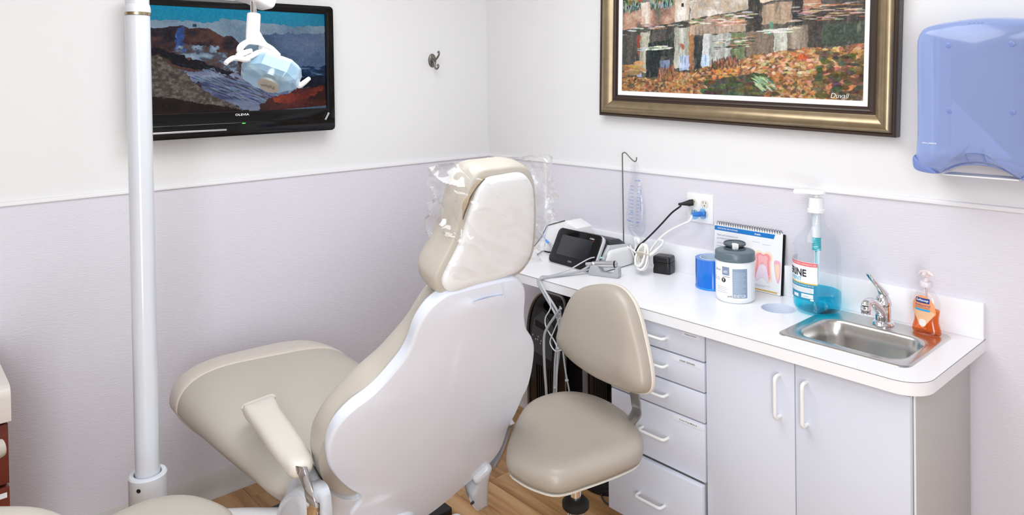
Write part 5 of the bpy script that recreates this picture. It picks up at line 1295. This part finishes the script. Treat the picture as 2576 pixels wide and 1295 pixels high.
    # far side: bracket lug with its bolt and the swung-down strap
    lug = [(0.297,-0.355),(0.314,-0.43),(0.345,-0.528),(0.362,-0.583),(0.35,-0.597),(0.324,-0.592),(0.292,-0.55),(0.264,-0.489),(0.262,-0.456),(0.26,-0.424),(0.248,-0.402),(0.262,-0.378)]
    obj('bracket_lug', pillow(FB, lug, [(0.32,-0.544), (0.287,-0.415)], [('f', .9, -.03), ('d', .001, -.028), ('d', 0, -.02), ('d', 0, .012), ('d', .003, .018), ('f', .5, .021), ('f', .1, .0212)], 60), M['whitegloss'], t, angle=60)
    q = FB(*(0.272,-0.512), .022)
    obj('bolt', lathe([(.0065, -.003), (.0065, .0015), (.004, .002)], q, FB.n, 14), M['darkgrey'], t, label='dark bolt head')
    arm = [FB(*(0.323,-0.385), .0), FB(*(0.336,-0.342), -.004), FB(*(0.338,-0.285), -.006), FB(*(0.335,-0.239), -.008), FB(*(0.326,-0.195), -.008)]
    obj('far_strap', ribbon(arm, .022, tuple(FB.n), .012), M['silver'], t, bevel=.002, label='far armrest strap')
    obj('strap_tip', ribbon([arm[-1], FB(*(0.323,-0.182), -.008)], .026, tuple(FB.n), .016, 1), M['chrome'], t)
dental_chair()

def headrest_bag():
    t = thing('headrest_cover', 'crumpled clear plastic cover pulled over the headrest', 'plastic cover', tuple(FH(.02, .06, -.05)))
    m = clear_mat('clear crinkled film', (.985, .985, .985), .06, .09, .8, .06)
    # rings: (s, half width, centre w, front n, back n)
    st = [(.040, .150, .018, .018, -.140), (.07, .150, .018, .020, -.142), (.11, .149, .018, .020, -.144), (.15, .148, .018, .021, -.145), (.19, .147, .018, .022, -.146), (.225, .150, .016, .020, -.142), (.252, .158, .012, .012, -.134), (.272, .165, .008, -.004, -.120), (.288, .168, .006, -.026, -.096), (.297, .168, .005, -.046, -.072), (.302, .168, .005, -.056, -.062)]
    st = [tuple(q) for q in cr(st, 9)]
    rings = []; nn = 190
    for i, (s, hw, cw, nf, nb) in enumerate(st):
        ring = []
        for q in np.linspace(0, 2 * math.pi, nn, endpoint=False):
            c, sn = math.cos(q), math.sin(q); e = .45 if s < .25 else .7
            w = cw + hw * math.copysign(abs(c) ** .55, c); k = (nf + nb) / 2 + (nf - nb) / 2 * math.copysign(abs(sn) ** e, sn)
            p = Vector((w * 11, s * 9, k * 11))
            r1 = 1 - abs(noise.noise(p)); r2 = 1 - abs(noise.noise(p * 2.3 + Vector((7, 3, 1)))); r3 = noise.noise(p * 5 + Vector((1, 9, 2)))
            fold = 1 - abs(noise.noise(Vector((w * 11 + s * 16, s * 4 - w * 6, k * 14))))
            edge = min(1, abs(c) * 1.3); k += .005 if sn > .2 else 0
            d = .008 * (r1 - .6) + .006 * (r2 - .6) + .002 * r3 + .010 * (fold ** 6 - .3) * (.45 + 1.0 * edge)
            ss = s + .008 * noise.noise(Vector((w * 20, k * 20, 3))) * (1 if i < 14 else .3) + .012 * edge * max(0, (s - .24)) / .08 * noise.noise(Vector((w * 30, k * 25, 8)))
            ring.append(FH(w + d * c * 1.6, ss, k + d * sn))
        rings.append(ring)
    v, f = loft(rings, (False, False))
    obj('film', (v, f), m, t, angle=50, fix=False)
headrest_bag()

# ------------------------------------------------------------------ white post and the operating light
def light_post():
    x, y = .705, -1.823
    t = thing('light_post', 'tall white round post with a stepped collar in front of the television', 'post', (x, y, 0))
    obj('post', lathe([(.0315, .40), (.0315, 1.795)], (x, y, 0), n=40), M['whitegloss'], t)
    obj('ring', lathe([(.0318, 1.7955), (.0335, 1.796), (.0335, 1.803), (.0318, 1.8035)], (x, y, 0), n=40), mat('brass ring', (.55, .45, .3), .25, 1.0), t, label='thin brass ring')
    obj('upper_sleeve', lathe([(.0335, 1.8035), (.0335, 1.812), (.0325, 1.818), (.0305, 1.826), (.0300, 1.8262), (.0302, 1.828), (.0302, 2.25), (.026, 2.255)], (x, y, 0), n=40), M['whitegloss'], t)
    obj('collar', lathe([(.0335, .36), (.0335, .525), (.036, .530), (.046, .530), (.0495, .526), (.0495, .44), (.0495, .36), (.0335, .36)], (x, y, 0), n=44), M['whitegloss'], t)
    for a in (-42, -140):
        d = Vector((math.cos(R(a)), math.sin(R(a)), 0))
        obj('set_screw', lathe([(.0058, 0), (.0058, .0012), (.0035, .0014)], Vector((x, y, .505)) + d * .0488, d, 14), M['rubber'], t)
    arm = mat('white painted arm', 'e8e8ea', .25)
    obj('support_arm', tube([(x, y, .385), (x + .05, y + .06, .385), (x + .14, y + .19, .385), (x + .26, y + .33, .385), (x + .30, y + .44, .385)], .026, 16), arm, t)
    obj('foot_column', lathe([(.045, 0.0), (.045, .012), (.030, .02), (.030, .36)], (x, y, 0), n=30), arm, t)

def dental_light():
    c = Vector((0.86,-1.513,1.626))
    t = thing('dental_light', 'white operating light with a clear blue-tinted shield hanging before the television', 'lamp', tuple(c + Vector((0, 0, -.08))))
    white = mat('white lamp plastic', 'f0f0f0', .28, coat=.2)
    r2 = Vector((.66, .75, -.015))
    # flexible arm end above, the chromed stem and its socket
    obj('arm', tube([(.705, -1.823, 2.26), (.72, -1.78, 2.262), (.80, -1.62, 2.262), (.855, -1.50, 2.25), (.862, -1.49, 2.2)], .018, 14), white, t)
    obj('arm_drop', tube([(.862, -1.49, 2.2), (.862, -1.49, 1.93), (.86, -1.49, 1.87)], .018, 14), white, t)
    obj('arm_cap', loft([U4 for U4 in arm_cap_rings()]), white, t, bevel=.006, seg=3)
    obj('stem', lathe([(.0085, 0), (.0085, .09)], (0.86,-1.561,1.795), (.0, .0, 1), 20), M['chrome'], t)
    s0, s1 = Vector((0.86,-1.567,1.714)), Vector((0.86,-1.56,1.802))
    obj('socket', tube([s0, s0 + (s1 - s0) * .25, s0 + (s1 - s0) * .9, s1, s1 + (s1 - s0) * .02], [.0165, .0185, .0185, .0165, .010], 18, 4), white, t)
    obj('fork', tube([(0.86,-1.572,1.723), (0.868,-1.588,1.718), (0.874,-1.604,1.706), (0.876,-1.608,1.693), (0.874,-1.598,1.681)], [.0085, .0085, .0095, .009, .008], 12), white, t)
    obj('fork', tube([(0.86,-1.553,1.746), (0.852,-1.542,1.733), (0.846,-1.525,1.716), (0.842,-1.502,1.703), (0.84,-1.48,1.685)], [.0105, .0105, .009, .0085, .007], 12), white, t)
    obj('knuckle', tube([(0.84,-1.535,1.709), (0.835,-1.513,1.703), (0.835,-1.499,1.698)], [.009, .0135, .008], 14), white, t)
    obj('yoke', tube([(0.88,-1.6,1.681), (0.885,-1.585,1.678), (0.88,-1.558,1.691), (0.87,-1.528,1.693), (0.86,-1.503,1.686)], [.007, .007, .0075, .007, .006], 12), white, t)
    obj('cross_link', tube([(0.866,-1.581,1.727), (0.862,-1.561,1.723), (0.85,-1.533,1.715)], [.006, .0062, .0065], 10), white, t)
    # head: a shallow six-sided reflector housing facing down to the right
    hc = Vector((0.87,-1.517,1.64))
    e1 = (r2 * .96 + Vector((0, 0, -.20))).normalized()          # long axis, handle to handle
    toward = Vector((.922, -.386, -.014)).normalized()        # the head is swung out into the room
    n = (Vector((0, 0, -1)) * .80 + toward * .62).normalized(); n = (n - e1 * n.dot(e1)).normalized()
    e2 = n.cross(e1).normalized()
    F = Frame(hc, e1, e2, n)
    if F(0, .1, 0).z < hc.z: F.s = -F.s
    O = [(-.082, -.018), (-.070, .040), (-.010, .062), (.060, .044), (.083, .014), (.080, -.026), (.030, -.060), (.012, -.064), (-.045, -.054)]
    obj('reflector_back', pillow(F, O, [(-.03, 0), (.03, 0)], [('f', .2, -.032), ('f', .55, -.031), ('f', .82, -.027), ('d', .004, -.020), ('d', .002, -.014), ('d', .005, -.012), ('f', .8, -.016), ('f', .3, -.026), ('f', .05, -.028)], 90, False), white, t, angle=35)
    shield = clear_mat('blue tinted shield', (.80, .91, .98), .05, .06, .4, .42, (.50, .74, .92))
    obj('shield', pillow(F, O, [(-.03, 0), (.03, 0)], [('d', -.0005, -.018), ('d', 0, .026), ('d', .012, .038), ('f', .6, .040), ('f', .05, .0405)], 90, False), shield, t, angle=30, label='clear blue tinted shield')
    obj('bulb_baffle', lathe([(.022, -.018), (.022, .028), (.018, .030), (.001, .030)], hc + e1 * .004, n, 24), M['silver'], t)
    k = obj('lens_cap', lathe([(.030, .0), (.031, .003), (.031, .008), (.027, .0095), (.001, .0095)], hc + e1 * .006 - F.s * .012 + n * .038, n, 28), mat('beige lens cap', 'b5aea4', .35, .3), t, label='round metal cap')
    FC = Frame(hc + e1 * .006 - F.s * .012 + n * .0482, -e1, -F.s, n)
    obj('lettering', text('Pelton', .040, .015, lambda a, b: FC(-.020 + a, -.007 + b, .0), shear=.25), mat('brown print', '6a5f55', .5), k, smooth=False)
    obj('handle', tube([F(-.06, .028, -.006), (0.9,-1.602,1.67), (0.91,-1.634,1.674), (0.915,-1.653,1.667), (0.92,-1.664,1.658)], [.008, .008, .0075, .0068, .006], 12), white, t)
    obj('handle_brace', tube([(0.9,-1.626,1.68), (0.895,-1.606,1.688), (0.885,-1.58,1.696)], [.006, .008, .006], 10), white, t)
    obj('handle', tube([F(.068, -.03, -.004), (0.89,-1.443,1.596), (0.9,-1.431,1.605), (0.905,-1.423,1.613), (0.905,-1.417,1.617)], [.010, .0085, .0075, .0065, .0055], 12), white, t)
def arm_cap_rings():
    out = []
    for x, g in ((.80, .9), (.815, 1), (.875, 1), (.89, .9)):
        P = [(0.86,-1.602,1.882),(0.86,-1.499,1.89),(0.86,-1.502,1.838),(0.86,-1.508,1.821),(0.86,-1.517,1.816),(0.86,-1.541,1.826),(0.86,-1.558,1.834),(0.86,-1.581,1.839),(0.86,-1.603,1.844)]
        c = np.mean(np.array(P), axis=0)
        out.append([(x, c[1] + (q[1] - c[1]) * g, c[2] + (q[2] - c[2]) * g) for q in P])
    return out
light_post(); dental_light()

# ------------------------------------------------------------------ stool beside the drawers
def assistant_stool():
    zs = .54
    t = thing('assistant_stool', 'taupe stool with a rounded triangular backrest standing at the drawers', 'stool', (1.40, -.84, 0))
    P = [(p[0], p[1]) for p in [(1.318,-1.037,0.525),(1.223,-0.934,0.525),(1.134,-0.804,0.525),(1.114,-0.695,0.525),(1.161,-0.601,0.525),(1.264,-0.564,0.525),(1.407,-0.594,0.525),(1.511,-0.663,0.525),(1.559,-0.731,0.525),(1.558,-0.822,0.525),(1.537,-0.931,0.525),(1.509,-1.019,0.525),(1.449,-1.049,0.525),(1.377,-1.055,0.525)]]
    cen = np.mean(np.array(P), axis=0)
    FZ = Frame((0, 0, zs), (1, 0, 0), (0, 1, 0))
    d = Vector((-.99, .139)); a = tuple(cen + np.array((.04, -.01))); b = tuple(cen - np.array((.04, -.01)))
    obj('seat', pillow(FZ, P, [a, b], [('f', .7, -.055), ('d', .018, -.055), ('d', .004, -.047), ('d', 0, -.030), ('d', .001, -.015), ('d', .010, -.001), ('d', .028, .008), ('d', .06, .010), ('f', .5, .008), ('f', .06, .006)], 110), M['vinyl2'], t, angle=60)
    obj('seat_pan', pillow(FZ, P, [a, b], [('d', .012, -.062), ('d', .008, -.060), ('d', .008, -.0545), ('f', .6, -.0545), ('f', .1, -.0545)], 80), mat('white seat pan', 'ddd8d0', .4), t, angle=60)
    # backrest
    FS = Frame((1.383, -.662, .80), (-.990, .139, 0), (.01935, .13778, .99027))
    O = [(0.235,-0.055),(0.219,0.002),(0.19,0.066),(0.154,0.107),(0.101,0.133),(0.029,0.153),(-0.034,0.155),(-0.084,0.132),(-0.12,0.091),(-0.151,0.035),(-0.179,-0.026),(-0.194,-0.072),(-0.192,-0.102),(-0.171,-0.119),(-0.122,-0.132),(-0.043,-0.138),(0.041,-0.139),(0.139,-0.128),(0.212,-0.103),(0.235,-0.082)]
    sp = [(0.108,-0.02), (-0.093,-0.047)]
    obj('backrest', pillow(FS, O, sp, [('f', .85, .016), ('d', .002, .014), ('d', 0, .004), ('d', .001, -.010), ('d', .007, -.024), ('d', .018, -.033), ('d', .04, -.039), ('f', .5, -.042), ('f', .06, -.043)], 120), M['vinyl2'], t, angle=60)
    obj('back_shell', pillow(FS, O, sp, [('f', .4, .034), ('f', .8, .030), ('d', .004, .022), ('d', -.003, .014), ('d', -.003, .004), ('d', .002, .002), ('f', .7, .002)], 110), mat('cream back shell', 'e4ddd2', .35), t, angle=60, label='cream backrest shell')
    obj('back_bar', ribbon([(1.42,-0.6,0.723), (1.431,-0.6,0.619), (1.441,-0.605,0.58), (1.454,-0.63,0.558), (1.415, -.70, .487), (1.40, -.80, .480)], .040, (.990, -.139, 0), .007), M['greymetal'], t, bevel=.001, label='bent grey steel bar')
    q = (1.405, -.845)
    obj('gas_lift', lathe([(.024, .09), (.024, .36), (.021, .362)], (*q, 0), n=28), M['chrome'], t)
    obj('collar', lathe([(.036, .34), (.040, .345), (.040, .358), (.030, .368), (.018, .370)], (*q, 0), n=28), M['rubber'], t)
    obj('piston', lathe([(.0165, .36), (.0165, .482)], (*q, 0), n=24), M['chrome'], t)
    obj('tilt_lever', tube([(1.40, -.86, .466), (1.37, -.93, .462), (1.345, -.985, .455), (1.342, -1.0, .448)], .004, 8), mat('cream lever', 'e4ddd2', .4), t)
    obj('hub', lathe([(.05, .07), (.05, .09), (.03, .10)], (*q, 0), n=24), M['chrome'], t)
    for k in range(5):
        a = 2 * math.pi * k / 5 + .3; dd = Vector((math.cos(a), math.sin(a), 0)); o = Vector((*q, 0))
        obj('leg', tube([o + Vector((0, 0, .085)), o + dd * .12 + Vector((0, 0, .082)), o + dd * .26 + Vector((0, 0, .066))], [.018, .016, .012], 12), M['chrome'], t)
        g = o + dd * .255
        obj('caster', lathe([(.012, -.012), (.026, -.011), (.026, .011), (.012, .012)], g + Vector((0, 0, .026)), (-dd.y, dd.x, 0), 20), M['rubber'], t)
        obj('caster_stem', lathe([(.007, .03), (.007, .068)], (g.x, g.y, 0), n=12), M['chrome'], t)
assistant_stool()

def operator_stool():
    q = (1.045, -1.925); zs = .545
    t = thing('operator_stool', 'beige padded stool at the foot of the white post', 'stool', (*q, 0))
    FZ = Frame((*q, zs), (.94, .34, 0), (-.34, .94, 0))
    O = [(.185 * math.copysign(abs(math.cos(a)) ** .8, math.cos(a)), .205 * math.copysign(abs(math.sin(a)) ** .8, math.sin(a))) for a in np.linspace(0, 2 * math.pi, 24, endpoint=False)]
    obj('seat', pillow(FZ, O, [(0, -.05), (0, .05)], [('f', .8, -.075), ('d', .01, -.073), ('d', 0, -.055), ('d', 0, -.03), ('d', .008, -.012), ('d', .025, -.002), ('d', .06, .003), ('f', .4, .004), ('f', .05, .004)], 90), M['vinyl'], t, angle=60)
    # padded body support: a curved arm that sweeps round the left of the seat
    arc = [Vector((.775, -2.158, .742)), Vector((.83, -2.29, .744)), Vector((.99, -2.34, .744)), Vector((1.12, -2.25, .732)), Vector((1.20, -2.155, .727)), Vector((1.27, -2.08, .722))]
    obj('body_support', tube(arc, [.020, .046, .050, .050, .046, .015], 18, 6), M['vinyl'], t, label='curved padded support arm')
    obj('support_stem', tube([(.99, -2.34, .72), (1.0, -2.34, .60), (1.03, -2.24, .48), (1.045, -2.0, .455)], .014, 12), M['chrome'], t)
    obj('seat_pan', lathe([(.13, .452), (.14, .458), (.14, .470)], (*q, 0), n=28), M['darkgrey'], t)
    obj('gas_lift', lathe([(.024, .09), (.024, .30), (.017, .302), (.017, .455)], (*q, 0), n=24), M['chrome'], t)
    obj('hub', lathe([(.05, .07), (.05, .09), (.03, .10)], (*q, 0), n=24), M['chrome'], t)
    for k in range(5):
        a = 2 * math.pi * k / 5 + .1; dd = Vector((math.cos(a), math.sin(a), 0)); o = Vector((*q, 0))
        obj('leg', tube([o + Vector((0, 0, .085)), o + dd * .12 + Vector((0, 0, .082)), o + dd * .25 + Vector((0, 0, .066))], [.018, .016, .012], 12), M['chrome'], t)
        g = o + dd * .245
        obj('caster', lathe([(.012, -.012), (.026, -.011), (.026, .011), (.012, .012)], g + Vector((0, 0, .026)), (-dd.y, dd.x, 0), 20), M['rubber'], t)
        obj('caster_stem', lathe([(.007, .03), (.007, .068)], (g.x, g.y, 0), n=12), M['chrome'], t)
operator_stool()

# ------------------------------------------------------------------ cherry wood cabinet at the left edge
def side_cabinet():
    t = thing('side_cabinet', 'dark cherry wood cabinet with a beige worktop at the left wall', 'cabinet', (.26, -2.55, 0))
    y1 = -2.118; xf_ = .515
    obj('carcass', box(.012, xf_ - .02, -3.05, y1 - .004, .0, .735), M['cherry'], t, bevel=.001)
    prof = [(.012, .705), (.012, .80), (.50, .80), (.520, .796), (.528, .785), (.530, .77), (.530, .707), (.50, .705)]
    obj('worktop', loft([[(x, y, z) for x, z in prof] for y in (-3.05, y1 + .006)]), M['beigetop'], t, angle=50)
    for z0, z1 in ((.535, .700), (.36, .530), (.10, .355)):
        d = obj('drawer', box(xf_ - .019, xf_, -2.60, y1, z0, z1 - .004), M['cherry'], t, bevel=.0015)
        if z0 == .36:
            obj('label', box(xf_, xf_ + .0008, -2.20, y1 - .006, z1 - .032, z1 - .018), M['label'], d, smooth=False, label='white name strip')
    obj('drawer', box(xf_ - .019, xf_, -3.05, -2.604, .10, .696), M['cherry'], t, bevel=.0015)
side_cabinet()

# foot control on the floor by the chair base
def foot_control():
    t = thing('foot_control', 'flat white and black foot control on the floor under the chair back', 'foot control', (.80, -.90, 0))
    obj('pad', loft([[(x, y, z) for x, y in rrect(.50, .735, -1.01, -.80, .012, 4)] for z in (0, .028)]), M['black'], t, bevel=.004)
    obj('housing', loft([[(x, y, z) for x, y in rrect(.765, .92, -.93, -.805, .02, 5)] for z in (0, .03)]), M['whiteplastic'], t, bevel=.005, label='white housing')
foot_control()
